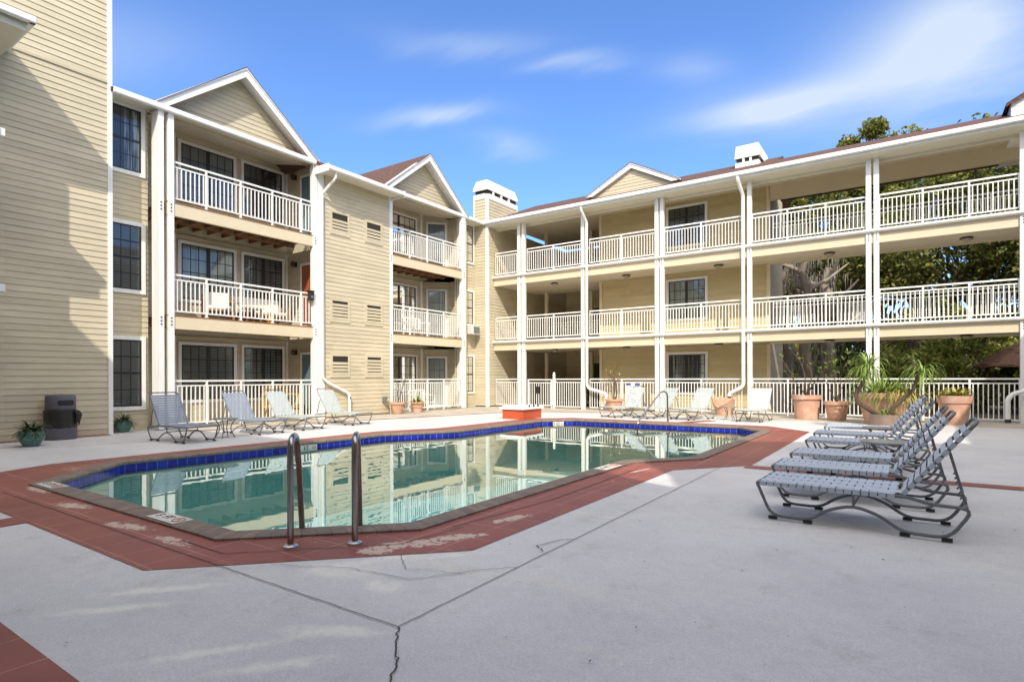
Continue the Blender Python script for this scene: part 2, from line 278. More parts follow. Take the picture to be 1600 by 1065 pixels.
# ------------------------------------------------------------------ mesh building
class MB:
    def __init__(s, O=(0, 0, 0), U=(1, 0, 0), Nn=(0, 1, 0)):
        s.v = []; s.f = []; s.uv = {}; s.frame(O, U, Nn)
    def frame(s, O, U, Nn):
        s.O = Vector(O); s.U = Vector(U); s.N = Vector(Nn); return s
    def P(s, a, n, z): return s.O + s.U * a + s.N * n + Vector((0, 0, z))
    def add(s, pts, faces, uvs=None):
        k = len(s.v); s.v += [tuple(p) for p in pts]
        for i, f in enumerate(faces):
            if uvs: s.uv[len(s.f)] = uvs[i]
            s.f.append(tuple(k + j for j in f))
    def box(s, a0, a1, n0, n1, z0, z1):
        p = [s.P(a, n, z) for z in (z0, z1) for n in (n0, n1) for a in (a0, a1)]
        s.add(p, [(0, 2, 3, 1), (4, 5, 7, 6), (0, 1, 5, 4), (2, 6, 7, 3), (0, 4, 6, 2), (1, 3, 7, 5)])
    def prof(s, pts, a0, a1, cap=True):
        """profile of (n,z) points swept along a"""
        k = len(pts); P = [s.P(a0, n, z) for n, z in pts] + [s.P(a1, n, z) for n, z in pts]
        F = [(i, (i + 1) % k, k + (i + 1) % k, k + i) for i in range(k)]
        if cap: F += [tuple(range(k - 1, -1, -1)), tuple(range(k, 2 * k))]
        s.add(P, F)
    def poly(s, pts, n0, n1):
        """polygon of (a,z) points extruded n0..n1"""
        k = len(pts); P = [s.P(a, n0, z) for a, z in pts] + [s.P(a, n1, z) for a, z in pts]
        s.add(P, [tuple(range(k)), tuple(range(2 * k - 1, k - 1, -1))] + [(i, k + i, k + (i + 1) % k, (i + 1) % k) for i in range(k)])
    def slab(s, pts, z0, z1):
        k = len(pts); P = [(x, y, z0) for x, y in pts] + [(x, y, z1) for x, y in pts]
        s.add(P, [tuple(range(k - 1, -1, -1)), tuple(range(k, 2 * k))] + [(i, (i + 1) % k, k + (i + 1) % k, k + i) for i in range(k)])
    def quad(s, *p): s.add([tuple(x) for x in p], [tuple(range(len(p)))])
    def tube(s, path, r, n=8, cap=True, closed=False):
        path = [Vector(p) for p in path]; k = len(path); rings = []
        rr = r if isinstance(r, (list, tuple)) else [r] * k
        up = None
        for i, p in enumerate(path):
            a = path[i - 1] if (i or closed) else p; b = path[(i + 1) % k] if (i < k - 1 or closed) else p
            t = (b - a).normalized()
            if up is None: up = Vector((0, 0, 1)) if abs(t.z) < .9 else Vector((1, 0, 0))
            x = t.cross(up)
            if x.length < 1e-4: x = t.cross(Vector((0, 1, 0)))
            x.normalize(); y = x.cross(t).normalized(); up = y
            rings.append([p + (x * math.cos(q) + y * math.sin(q)) * rr[i] for q in [2 * math.pi * j / n for j in range(n)]])
        F = []; m = k if closed else k - 1
        for i in range(m):
            for j in range(n):
                F.append((i * n + j, i * n + (j + 1) % n, ((i + 1) % k) * n + (j + 1) % n, ((i + 1) % k) * n + j))
        if cap and not closed: F += [tuple(range(n - 1, -1, -1)), tuple(range((k - 1) * n, k * n))]
        s.add([q for g in rings for q in g], F)
    def lathe(s, prof, c=(0, 0, 0), n=20, sx=1, sy=1):
        P = []; F = []; k = len(prof)
        for r, z in prof:
            for j in range(n):
                q = 2 * math.pi * j / n; P.append((c[0] + r * math.cos(q) * sx, c[1] + r * math.sin(q) * sy, c[2] + z))
        for i in range(k - 1):
            for j in range(n): F.append((i * n + j, i * n + (j + 1) % n, (i + 1) * n + (j + 1) % n, (i + 1) * n + j))
        F += [tuple(range(n - 1, -1, -1)), tuple(range((k - 1) * n, k * n))]
        s.add(P, F)
    def siding(s, z0, z1, ext, step=.135, d=.014):
        """lap siding on the n=0 plane; ext(z) gives a0,a1 of the wall at height z"""
        z = z0
        while z < z1 - 1e-4:
            zt = min(z + step, z1); a0, a1 = ext(z); b0, b1 = ext(zt); th = d * (zt - z) / step
            s.add([s.P(a0, th, z), s.P(a1, th, z), s.P(b1, 0, zt), s.P(b0, 0, zt), s.P(a0, 0, z), s.P(a1, 0, z)], [(0, 1, 2, 3), (4, 5, 1, 0)])
            z = zt
    def build(s, name, m, parent=None, smooth=False, kind=None):
        off = OFF.get(parent.name, Vector((0, 0, 0))) if parent else Vector((0, 0, 0))
        me = bpy.data.meshes.new(name); me.from_pydata([tuple(Vector(p) - off) for p in s.v], [], s.f); me.update()
        if s.uv:
            u = me.uv_layers.new(name='UVMap')
            for pi, q in s.uv.items():
                for li, c in zip(me.polygons[pi].loop_indices, q): u.data[li].uv = c
        if smooth:
            me.polygons.foreach_set('use_smooth', [True] * len(me.polygons))
            try: me.set_sharp_from_angle(angle=R(40))
            except Exception: pass
        o = bpy.data.objects.new(name, me); COL.objects.link(o); me.materials.append(M[m] if isinstance(m, str) else m)
        if parent: o.parent = parent; OFF[o.name] = off
        if kind: o['kind'] = kind
        return o
def thing(name, label, cat, loc=(0, 0, 0), group=None, rz=0):
    o = bpy.data.objects.new(name, None); COL.objects.link(o); o.location = loc; o.rotation_euler.z = rz
    o.empty_display_size = .2
    o['label'] = label; o['category'] = cat
    if group: o['group'] = group
    OFF[o.name] = Vector(loc)
    return o
def proto(name, label, cat, group=None):
    return thing(name, label, cat, (0, 0, 0), group)
def tag(o, label, cat, group=None):
    o['label'] = label; o['category'] = cat
    if group: o['group'] = group
    return o
def copy_tree(o, parent=None):
    c = o.copy(); COL.objects.link(c); c.parent = parent
    for ch in list(o.children): copy_tree(ch, c)
    return c
def place(p, first, loc, rz, label, sc=None):
    o = p if first else copy_tree(p)
    o.location = loc; o.rotation_euler.z = rz; o['label'] = label
    if sc: o.scale = sc
    return o
def fillet(pts, r, n=4, closed=False):
    pts = [Vector(p) for p in pts]; out = []; k = len(pts)
    for i, p in enumerate(pts):
        if not closed and i in (0, k - 1): out.append(p); continue
        a = pts[i - 1] - p; b = pts[(i + 1) % k] - p; q = min(r, a.length * .45, b.length * .45)
        A = p + a.normalized() * q; B = p + b.normalized() * q
        for j in range(n + 1):
            t = j / n; out.append(A * (1 - t) ** 2 + p * 2 * t * (1 - t) + B * t * t)
    return out
def text_part(s, size, m, parent, loc, rot, name='lettering', align='CENTER', ext=.0015):
    cu = bpy.data.curves.new('t', 'FONT'); cu.body = s; cu.size = size; cu.extrude = ext; cu.align_x = align; cu.align_y = 'CENTER'
    o = bpy.data.objects.new('t', cu); COL.objects.link(o)
    bpy.context.view_layer.update()
    me = bpy.data.meshes.new_from_object(o.evaluated_get(bpy.context.evaluated_depsgraph_get()))
    bpy.data.objects.remove(o)
    q = bpy.data.objects.new(name, me); COL.objects.link(q); me.materials.clear(); me.materials.append(M[m])
    off = OFF.get(parent.name, Vector((0, 0, 0))) if parent else Vector((0, 0, 0))
    q.parent = parent; q.location = Vector(loc) - off; q.rotation_euler = rot
    OFF[q.name] = off
    return q
# ------------------------------------------------------------------ camera, sun, sky
cam = bpy.data.cameras.new('camera'); co = bpy.data.objects.new('camera', cam); COL.objects.link(co)
co.location = (0, 0, 1.28); cam.sensor_width = 36; cam.lens = 897 / 1600 * 36; cam.shift_y = 57.1 / 1600; cam.clip_end = 3000
co.rotation_euler = (Matrix.Rotation(R(34.5), 4, 'Z') @ Matrix.Rotation(R(90), 4, 'X') @ Matrix.Rotation(-.0028, 4, 'Z')).to_euler()
scene.camera = co
SUN = Vector((-1, 1.4, -1.5)).normalized()
sl = bpy.data.lights.new('sun', 'SUN'); so = bpy.data.objects.new('sun', sl); COL.objects.link(so)
sl.energy = 2.15; sl.angle = R(.5); sl.color = (1, .94, .84); so.rotation_euler = SUN.to_track_quat('-Z', 'Y').to_euler(); so.location = (20, -28, 30)
scene.view_settings.view_transform = 'Standard'; scene.view_settings.look = 'None'; scene.view_settings.exposure = 1.1; scene.view_settings.gamma = 1
w = bpy.data.worlds.new('World'); scene.world = w; w.use_nodes = True; nt = w.node_tree; nt.nodes.clear(); L = nt.links.new
wo = N(nt, 'ShaderNodeOutputWorld'); bg = N(nt, 'ShaderNodeBackground'); bg.inputs[1].default_value = .15; L(bg.outputs[0], wo.inputs[0])
sky = N(nt, 'ShaderNodeTexSky', sky_type='NISHITA'); sky.sun_disc = False
elev = math.asin(-SUN.z); sky.sun_elevation = elev; sky.sun_rotation = math.atan2(-SUN.x, -SUN.y)
sky.air_density = 1.0; sky.dust_density = .6; sky.ozone_density = 3.0; sky.altitude = 0
tc = N(nt, 'ShaderNodeTexCoord')
# thin cirrus: stretched noise on the sky dome, patchy
nv = N(nt, 'ShaderNodeVectorMath', operation='NORMALIZE'); L(tc.outputs['Generated'], nv.inputs[0])
sp = N(nt, 'ShaderNodeSeparateXYZ'); L(nv.outputs[0], sp.inputs[0])
dz = N(nt, 'ShaderNodeMath', operation='ADD'); dz.inputs[1].default_value = .18; L(sp.outputs[2], dz.inputs[0])
dx = N(nt, 'ShaderNodeMath', operation='DIVIDE'); L(sp.outputs[0], dx.inputs[0]); L(dz.outputs[0], dx.inputs[1])
dy = N(nt, 'ShaderNodeMath', operation='DIVIDE'); L(sp.outputs[1], dy.inputs[0]); L(dz.outputs[0], dy.inputs[1])
cb = N(nt, 'ShaderNodeCombineXYZ'); L(dx.outputs[0], cb.inputs[0]); L(dy.outputs[0], cb.inputs[1])
mp = N(nt, 'ShaderNodeMapping'); mp.inputs['Rotation'].default_value = (0, 0, R(-40)); mp.inputs['Scale'].default_value = (.75, 2.3, 1); mp.inputs['Location'].default_value = (3.2, 1.3, 0); L(cb.outputs[0], mp.inputs[0])
c1 = N(nt, 'ShaderNodeTexNoise'); c1.inputs['Scale'].default_value = .9; c1.inputs['Detail'].default_value = 7; c1.inputs['Roughness'].default_value = .52; c1.inputs['Distortion'].default_value = .35; L(mp.outputs[0], c1.inputs['Vector'])
c2 = N(nt, 'ShaderNodeTexNoise'); c2.inputs['Scale'].default_value = .55; c2.inputs['Detail'].default_value = 2; L(cb.outputs[0], c2.inputs['Vector'])
ad = N(nt, 'ShaderNodeMath', operation='MULTIPLY_ADD'); L(c2.outputs[0], ad.inputs[0]); ad.inputs[1].default_value = .6; L(c1.outputs[0], ad.inputs[2])
def mth(op, a, b=None, c=None):
    n = N(nt, 'ShaderNodeMath', operation=op)
    for i, v in enumerate((a, b, c)):
        if v is None: continue
        if isinstance(v, (int, float)): n.inputs[i].default_value = v
        else: L(v, n.inputs[i])
    return n.outputs[0]
az = mth('ARCTAN2', sp.outputs[0], sp.outputs[1]); el = mth('ARCSINE', sp.outputs[2]); tot = None
az = mth('MULTIPLY_ADD', mth('SUBTRACT', c2.outputs[0], .5), .25, az); el = mth('MULTIPLY_ADD', mth('SUBTRACT', c1.outputs[0], .5), .16, el)
for a, e, sa, se, st in [(-0.192, 0.414, 0.122, 0.027, 1.3), (0.025, 0.409, 0.146, 0.084, 1.1), (0.074, 0.446, 0.081, 0.067, 0.9), (-0.502, 0.487, 0.066, 0.014, 1.6), (-0.708, 0.419, 0.077, 0.018, 1.5), (-0.63, 0.376, 0.056, 0.013, 1.2), (-0.669, 0.524, 0.122, 0.016, 0.5), (0.101, 0.339, 0.104, 0.045, 0.8), (-1.16, 0.449, 0.136, 0.056, 0.35), (-0.32, 0.474, 0.062, 0.016, 0.5)]:   # separate cirrus wisps at their bearings on the dome
    u = mth('DIVIDE', mth('SUBTRACT', az, a), sa); v = mth('DIVIDE', mth('SUBTRACT', el, e), se)
    g = mth('MULTIPLY', mth('EXPONENT', mth('MULTIPLY', mth('MULTIPLY_ADD', u, u, mth('MULTIPLY', v, v)), -1.)), st)
    tot = g if tot is None else mth('ADD', tot, g)
mr = N(nt, 'ShaderNodeMapRange'); mr.inputs[1].default_value = .36; mr.inputs[2].default_value = .66; mr.inputs[3].default_value = .12; mr.inputs[4].default_value = 1.; L(c1.outputs[0], mr.inputs[0])
wisp = mth('MINIMUM', mth('MULTIPLY', tot, mr.outputs[0]), .9)
tint = N(nt, 'ShaderNodeMix', data_type='RGBA', blend_type='MULTIPLY'); tint.inputs[0].default_value = 1; L(sky.outputs[0], tint.inputs[6]); tint.inputs[7].default_value = (.48, .62, .84, 1)
# bright cloud bank added out of view overhead and behind, to lift the shade
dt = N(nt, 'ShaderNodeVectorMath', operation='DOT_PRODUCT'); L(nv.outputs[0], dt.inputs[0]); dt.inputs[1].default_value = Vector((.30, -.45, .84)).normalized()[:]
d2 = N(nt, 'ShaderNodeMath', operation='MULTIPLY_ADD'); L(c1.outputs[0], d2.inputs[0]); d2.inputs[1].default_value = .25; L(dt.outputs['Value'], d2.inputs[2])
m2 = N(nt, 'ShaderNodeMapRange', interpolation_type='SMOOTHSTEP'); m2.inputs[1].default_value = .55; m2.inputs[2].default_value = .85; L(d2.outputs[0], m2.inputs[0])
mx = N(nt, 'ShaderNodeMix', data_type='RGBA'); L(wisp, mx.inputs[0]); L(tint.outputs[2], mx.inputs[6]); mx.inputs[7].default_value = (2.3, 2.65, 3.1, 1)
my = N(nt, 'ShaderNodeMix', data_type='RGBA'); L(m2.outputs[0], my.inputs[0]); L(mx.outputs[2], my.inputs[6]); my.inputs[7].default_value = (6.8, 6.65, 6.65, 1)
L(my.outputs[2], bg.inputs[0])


# ------------------------------------------------------------------ ground, deck, pool
POOL = [(-8.6, 2.6), (-4.55, 2.6), (-3.55, 3.6), (-3.55, 8.1), (-2.8, 9.05), (-2.8, 14.4), (-3.5, 15.2), (-8.15, 15.2), (-8.85, 14.45), (-8.85, 10.6), (-9.7, 9.0), (-9.85, 3.85)]
RED = [(-6.45, 1.76), (-4.2, 1.76), (-2.65, 3.34), (-2.65, 7.75), (-1.85, 8.78), (-1.85, 14.9), (-2.95, 16.05), (-8.7, 16.1), (-9.75, 15.0), (-9.8, 10.9), (-10.45, 9.5), (-10.6, 3.2), (-9.9, 1.76)]
def inset(poly, d):
    """offset a counter-clockwise polygon outwards by d"""
    k = len(poly); out = []
    for i in range(k):
        a = Vector(poly[i - 1]); p = Vector(poly[i]); b = Vector(poly[(i + 1) % k])
        e1 = (p - a).normalized(); e2 = (b - p).normalized(); n1 = Vector((e1.y, -e1.x)); n2 = Vector((e2.y, -e2.x))
        m = (n1 + n2).normalized(); out.append(tuple(p + m * d / max(.3, m.dot(n1))))
    return out
def sheet(name, outer, holes, z, m, kind='structure'):
    loops = [[Vector((x, y, 0)) for x, y in outer]] + [[Vector((x, y, 0)) for x, y in h] for h in holes]
    tri = geometry.tessellate_polygon(loops); flat = [p for l in loops for p in l]
    b = MB(); fs = []
    for t in tri:
        a, c, d = (flat[i] for i in t)
        fs.append(t if (c - a).cross(d - a).z > 0 else (t[0], t[2], t[1]))
    b.add([(p.x, p.y, z) for p in flat], fs)
    return b.build(name, m, kind=kind)
def rect(x0, y0, x1, y1): return [(x0, y0), (x1, y0), (x1, y1), (x0, y1)]
sheet('ground', rect(-900, -900, 900, 900), [rect(-12, 1, 0, 17)], -.12, 'mulch')
sheet('pool_deck', rect(-17.2, -6, 12, 22.2), [POOL], 0, 'deck')
sheet('red_border', RED, [POOL], .004, 'red')
sheet('patio_strip', [(-17.2, 7.0), (-14.2, 7.0), (-13.9, 9.5), (-13.4, 12.2), (-12.3, 16.8), (-11.2, 18.3), (-8.6, 19.2), (-6.5, 19.0), (-3.0, 18.6), (7, 18.6), (7, 22.1), (-17.2, 22.1)], [], .004, 'patio')
b = MB()
def ribbon(b, pts, w, z):
    for (x0, y0), (x1, y1) in zip(pts[:-1], pts[1:]):
        d = Vector((x1 - x0, y1 - y0)).normalized(); n = Vector((-d.y, d.x)) * w / 2
        b.quad((x0 - n.x, y0 - n.y, z), (x1 - n.x, y1 - n.y, z), (x1 + n.x, y1 + n.y, z), (x0 + n.x, y0 + n.y, z))
def wig(pts, amp, n=10, seed=1):
    rd = random.Random(seed); out = []
    for (x0, y0), (x1, y1) in zip(pts[:-1], pts[1:]):
        for i in range(n):
            t = i / n; out.append((x0 + (x1 - x0) * t + rd.uniform(-amp, amp) * (i > 0), y0 + (y1 - y0) * t + rd.uniform(-amp, amp) * (i > 0)))
    return out + [pts[-1]]
ribbon(b, [(-14.2, 7.0), (-13.9, 9.5), (-13.4, 12.2), (-12.3, 16.8), (-11.2, 18.3), (-8.6, 19.2), (-6.5, 19.0)], .12, .008)
ribbon(b, [(-1.9, 8.64), (12, 8.64)], .28, .006); ribbon(b, [(-6.62, 1.8), (-6.62, -6)], .34, .006)
ribbon(b, [(-13, .74), (4, .74)], .44, .006); ribbon(b, [(-5.2, 16.0), (-4.7, 17.2)], .35, .006)
ribbon(b, [(-15.05, 2.5), (-15.05, 5.6)], .3, .008)
b.build('red_paint_bands', 'red', kind='structure')
b = MB()
J = wig([(-8.4, 2.08), (-3.9, 2.09), (-2.15, 2.09)], .0025, 24, 3); ribbon(b, J, .0065, .0085)
J = wig([(-2.15, 2.09), (-2.16, 3.3), (-2.17, 8.3)], .003, 24, 4); ribbon(b, J, .0065, .0085)
J = wig([(-2.15, 2.09), (-2.0, 1.93), (-1.9, 1.84), (-1.79, 1.70), (-1.62, 1.45)], .009, 8, 5); ribbon(b, J, .008, .0095)
J = wig([(-3.2, 3.75), (-3.05, 5.2), (-3.1, 7.6)], .006, 14, 6); ribbon(b, J, .01, .0095)
J = wig([(-4.7, 2.25), (-4.1, 2.25), (-3.2, 3.15), (-3.12, 3.8)], .006, 12, 6); ribbon(b, J, .008, .0095)
J = wig([(-3.6, 2.3), (-3.1, 2.55), (-2.6, 2.62), (-2.3, 3.05), (-2.15, 3.2)], .014, 8, 8); ribbon(b, J, .005, .0095)
J = wig([(-3.0, 2.95), (-2.75, 2.75), (-2.4, 2.9)], .014, 8, 9); ribbon(b, J, .004, .0095)
J = wig([(-2.2, 3.6), (-2.32, 3.7), (-2.25, 3.9), (-2.17, 4.0)], .012, 5, 10); ribbon(b, J, .008, .0095)
J = wig([(-13.2, 3.4), (-12.6, 6), (-12.2, 7.6)], .03, 10, 12); ribbon(b, J, .02, .0095)
b.build('deck_cracks', 'crack', kind='structure')

b = MB(); rd = random.Random(21)
for i in range(220):   # wind-blown leaf bits and grit
    if rd.random() < .7: x, y = rd.uniform(-6, 2.5), rd.uniform(.8, 7)
    else: x, y = rd.uniform(-15, -10.5), rd.uniform(3, 17)
    if -10.2 < x < -2.6 and 2.3 < y < 15.5: continue
    s = rd.choice((.005, .006, .009, .013)); a = rd.uniform(0, 3.1); c, q = math.cos(a) * s, math.sin(a) * s; z = .012
    b.add([(x - c, y - q, z), (x + q * .4, y - c * .4, z + s * .3), (x + c, y + q, z), (x - q * .4, y + c * .4, z)], [(0, 1, 2, 3)])
o = b.build('leaf_litter', 'bark', kind='stuff'); o['label'] = 'scattered dry leaf bits on the deck'; o['category'] = 'leaf litter'
pool = thing('swimming_pool', 'still teal swimming pool with brick coping and blue waterline tiles', 'swimming pool', (-6, 9, -.1))
b = MB(); IN = inset(POOL, -.03); OUT = inset(POOL, .21); k = len(POOL); per = 0
for i in range(k):
    j = (i + 1) % k; Ln = (Vector(POOL[j]) - Vector(POOL[i])).length
    prof = [(OUT, .004), (OUT, .022), (inset(POOL, .18), .028), (inset(POOL, .0), .028), (inset(POOL, -.02), .018), (IN, 0), (inset(POOL, -.02), -.03), (POOL, -.035)]
    for q in range(len(prof) - 1):
        A, za = prof[q]; B, zb = prof[q + 1]; v0, v1 = .05 + q * .06, .05 + (q + 1) * .06
        b.add([(A[i][0], A[i][1], za), (A[j][0], A[j][1], za), (B[j][0], B[j][1], zb), (B[i][0], B[i][1], zb)], [(0, 1, 2, 3)], [[(per, v0), (per + Ln, v0), (per + Ln, v1), (per, v1)]])
    per += Ln
b.build('coping', 'coping', pool)
b = MB(); per = 0
for i in range(k):
    j = (i + 1) % k; A = POOL[i]; B = POOL[j]; Ln = (Vector(B) - Vector(A)).length
    b.add([(A[0], A[1], -.185), (B[0], B[1], -.185), (B[0], B[1], -.034), (A[0], A[1], -.034)], [(3, 2, 1, 0)], [[(per, .002), (per + Ln, .002), (per + Ln, .15), (per, .15)]])
    per += Ln
b.build('waterline_tile', 'tile', pool)
b = MB(); LW = inset(POOL, .0); LI = inset(POOL, -.03)
for i in range(k):
    j = (i + 1) % k
    for (A, za), (B, zb) in zip([(LW, -.185), (LI, -.185), (LI, -.22)], [(LI, -.185), (LI, -.22), (LI, -1.5)]):
        b.quad((A[j][0], A[j][1], za), (A[i][0], A[i][1], za), (B[i][0], B[i][1], zb), (B[j][0], B[j][1], zb))
b.build('basin_wall', 'plasterlt', pool)
tri = geometry.tessellate_polygon([[Vector((x, y, 0)) for x, y in LI]])
b = MB(); b.add([(x, y, -1.5) for x, y in LI], [t if (Vector(LI[t[1]]) - Vector(LI[t[0]])).cross(Vector(LI[t[2]]) - Vector(LI[t[0]])) > 0 else (t[0], t[2], t[1]) for t in tri]); b.build('basin_floor', 'plaster', pool)
sheet('water', inset(POOL, -.003), [], -.098, 'water')

def marker(label, loc, ux, un, wdt, hgt, txt, flat):
    """white ceramic depth marker: ux = reading direction, un = face normal"""
    t = thing('depth_marker', label, 'depth marker', loc)
    U = Vector(ux).normalized(); Nn = Vector(un).normalized(); V = Nn.cross(U)
    c = Vector(loc); b = MB()
    pts = [c + U * sx * wdt / 2 + V * sy * hgt / 2 + Nn * q for q in (0, .006) for sx, sy in ((-1, -1), (1, -1), (1, 1), (-1, 1))]
    b.add(pts, [(3, 2, 1, 0), (4, 5, 6, 7), (0, 1, 5, 4), (1, 2, 6, 5), (2, 3, 7, 6), (3, 0, 4, 7)]); b.build('plate', 'marker', t)
    rot = Matrix((U, V, Nn)).transposed().to_euler()
    text_part(txt, hgt * (.62 if flat else .86), 'ink', t, c - U * wdt * .16 + Nn * .0072, rot)
    b = MB(); cc = c + U * wdt * .34 + Nn * .0075; rr = hgt * .3
    b.tube([cc + (U * math.cos(q) + V * math.sin(q)) * rr for q in [2 * math.pi * i / 20 for i in range(20)]], hgt * .035, 4, closed=True)
    b.tube([cc - (U - V) * rr * .66, cc + (U - V) * rr * .66], hgt * .035, 4)
    b.build('no_diving_symbol', 'redink', t)
    return t
marker('white 5 FT depth marker set in the sunny far waterline tiles beside the ladder', (-9.742, 7.03, -.098), (.03, 1, 0), (1, -.03, 0), .46, .125, '5  FT', 0)
marker('small white depth marker in the blue tiles below the orange box', (-8.50, 14.79, -.096), (.7, .75, 0), (.75, -.7, 0), .32, .125, '3 FT', 0)
marker('white 5 FT depth marker on the shaded near coping left of the ladder', (-5.45, 2.50, .029), (1, 0, 0), (0, 0, 1), .50, .18, '5  FT', 1)
marker('faded 5 FT depth marker on the coping at the left corner of the pool', (-8.3, 2.50, .029), (1, 0, 0), (0, 0, 1), .50, .18, '5  FT', 1)
marker('sunlit depth marker on the near coping in the bright patch', (-3.43, 7.35, .029), (0, 1, 0), (0, 0, 1), .50, .20, '4  FT', 1)

# ladder (two stainless hoops) and entry handrail
t = thing('pool_ladder', 'stainless steel pool ladder with two tall hoops on the near corner coping', 'pool ladder', (-3.67, 2.79, 0))
for q in (-.235, .235):
    o = Vector((-3.67, 2.79, 0)) + Vector((.7071, .7071, 0)) * q; n = Vector((-.7071, .7071, 0)); b = MB()
    pts = [o + Vector((0, 0, z)) for z in (.0, .35)] + [o + n * d + Vector((0, 0, z)) for d, z in ((.0, .82), (.25, .84), (.36, .55), (.52, -.1), (.55, -1.0))]
    b.tube(fillet(pts, .13, 6), .024, 12); b.build('hoop', 'steel', t, True)
    b = MB(); b.lathe([(.055, .004), (.055, .018), (.04, .026), (.03, .03)], tuple(o), 18); b.build('flange', 'flange', t, True)
b = MB()
for z in (-.45, -.75):
    c = Vector((-3.67, 2.79, z)) + Vector((-.7071, .7071, 0)) * .545
    b.tube([c - Vector((.7071, .7071, 0)) * .235, c + Vector((.7071, .7071, 0)) * .235], .022, 8)
b.build('step', 'steel', t)
t = thing('pool_handrail', 'slim steel entry handrail bent over the far pool steps', 'handrail', (-5.45, 15.55, 0))
b = MB(); b.tube(fillet([(-5.45, 15.55, 0), (-5.45, 15.5, .86), (-5.52, 15.25, .90), (-5.75, 14.1, .12), (-5.75, 14.05, -.6)], .12, 5), .022, 10); b.build('rail', 'steel', t, True)
b = MB(); b.lathe([(.05, .004), (.05, .02), (.03, .028)], (-5.45, 15.55, 0), 14); b.build('flange', 'flange', t, True)
# ------------------------------------------------------------------ apartment building pieces
FL = 2.85; Z2, Z3 = 2.88, 5.73
def ring(b, a0, a1, z0, z1, w, n0, n1, wb=None):
    b.box(a0, a1, n0, n1, z1 - w, z1); b.box(a0, a1, n0, n1, z0, z0 + (wb or w)); b.box(a0, a0 + w, n0, n1, z0 + (wb or w), z1 - w); b.box(a1 - w, a1, n0, n1, z0 + (wb or w), z1 - w)
WC = [0]
def window(par, F, a0, a1, z0, z1, cols=3, rows=4, slide=True, back='curtain', trim=.09, name='window', sash='bronze', n0=0, label=None):
    """trim outer size a0..a1, z0..z1; sash, glass and blind sit in it"""
    b = MB(*F); ring(b, a0, a1, z0, z1, trim, n0, n0 + .05); f = b.build(name, 'white', par)
    if label: f['label'] = label
    i0, i1, j0, j1 = a0 + trim, a1 - trim, z0 + trim, z1 - trim
    if back == 'curtain': WC[0] += 1; back = ('curtain', 'curtain_half', 'curtain', 'blind', 'curtain_grey', 'curtain_half', 'curtain')[WC[0] % 7]
    b = MB(*F); b.box(i0, i1, n0 + .016, n0 + .019, j0, j1); b.build('blind', back, f)
    b = MB(*F); b.box(i0, i1, n0 + .026, n0 + .028, j0, j1); b.build('pane', 'glass', f)
    b = MB(*F); ring(b, i0, i1, j0, j1, .035, n0 + .0195, n0 + .040)
    if slide:
        m = (i0 + i1) / 2; b.box(m - .05, m + .05, n0 + .0195, n0 + .043, j0 + .035, j1 - .035); halves = [(i0 + .035, m - .05), (m + .05, i1 - .035)]; zs = [(j0 + .035, j1 - .035)]
    else:
        m = (j0 + j1) / 2; b.box(i0 + .035, i1 - .035, n0 + .0195, n0 + .043, m - .025, m + .025); halves = [(i0 + .035, i1 - .035)]; zs = [(j0 + .035, m - .025), (m + .025, j1 - .035)]
    for h0, h1 in halves:
        for y0, y1 in zs:
            for c in range(1, cols):
                x = h0 + (h1 - h0) * c / cols; b.box(x - .009, x + .009, n0 + .0205, n0 + .034, y0, y1)
            r = rows if slide else rows // 2
            for q in range(1, r):
                y = y0 + (y1 - y0) * q / r; b.box(h0, h1, n0 + .0212, n0 + .0335, y - .009, y + .009)
    b.build('sash', sash, f)
    return f
def railing(par, F, a0, a1, zf, h=1.05, posts=None, bottom=.09, name='railing', n=0., gap=.112):
    b = MB(*F); t = zf + h
    b.box(a0, a1, n - .022, n + .022, t - .045, t); b.box(a0, a1, n - .016, n + .016, t - .165, t - .13); b.box(a0, a1, n - .016, n + .016, zf + bottom, zf + bottom + .035)
    ps = posts or []
    for p in (a0 + .012, a1 - .012): b.box(p - .012, p + .012, n - .0155, n + .0155, zf + bottom, t - .02)
    for p in ps: b.box(p - .024, p + .024, n - .025, n + .025, zf + .0, t - .0455); b.box(p - .045, p + .045, n - .045, n + .045, zf + .002, zf + .012)
    r = b.build(name, 'rail', par)
    b = MB(*F); k = int((a1 - a0) / gap); g = (a1 - a0) / (k + 1)
    for i in range(1, k + 1):
        x = a0 + g * i
        if any(abs(x - p) < .035 for p in ps): continue
        b.box(x - .0125, x + .0125, n - .0125, n + .0125, zf + bottom + .035, t - .165)
    b.build('balusters', 'rail', r)
    return r
def post(par, b, x0, x1, y0, y1, z0, z1): b.box(x0, x1, y0, y1, z0, z1)
def louver(par, F, a, z, w=.62, h=.60, open_=.4):
    b = MB(*F); ring(b, a - .09, a + w + .09, z - .09, z + h + .09, .09, 0, .035); v = b.build('louver_vent', 'siding', par)
    b = MB(*F); b.box(a, a + w, .0145, .017, z, z + h); b.build('shade_panel', 'darkint', v)  # flat dark panel painted as the shade inside the vent, no real hollow
    b = MB(*F); k = 5; top = z + h * (1 - .2)
    for i in range(k):
        y = z + .0 + (h) * i / (k + .6)
        if i == k - 1 and open_ > .5: continue
        b.prof([(.018, y + .115 * h / .6 * .62), (.034, y + .005), (.034, y + .02), (.018, y + .135 * h / .6 * .62)], a, a + w)
        b.box(a, a + w, .0175, .033, y + .012, y + .07)
    b.build('slats', 'siding', v)
def gutterprof(n, z): return [(n, z), (n, z - .11), (n - .02, z - .13), (n - .10, z - .13), (n - .12, z - .10), (n - .12, z - .02), (n - .10, z - .02), (n - .04, z - .012)]
def downspout(par, pts, r=.045, name='downspout'):
    b = MB(); b.tube(fillet(pts, .06, 3), r, 8); return b.build(name, 'white', par, True)
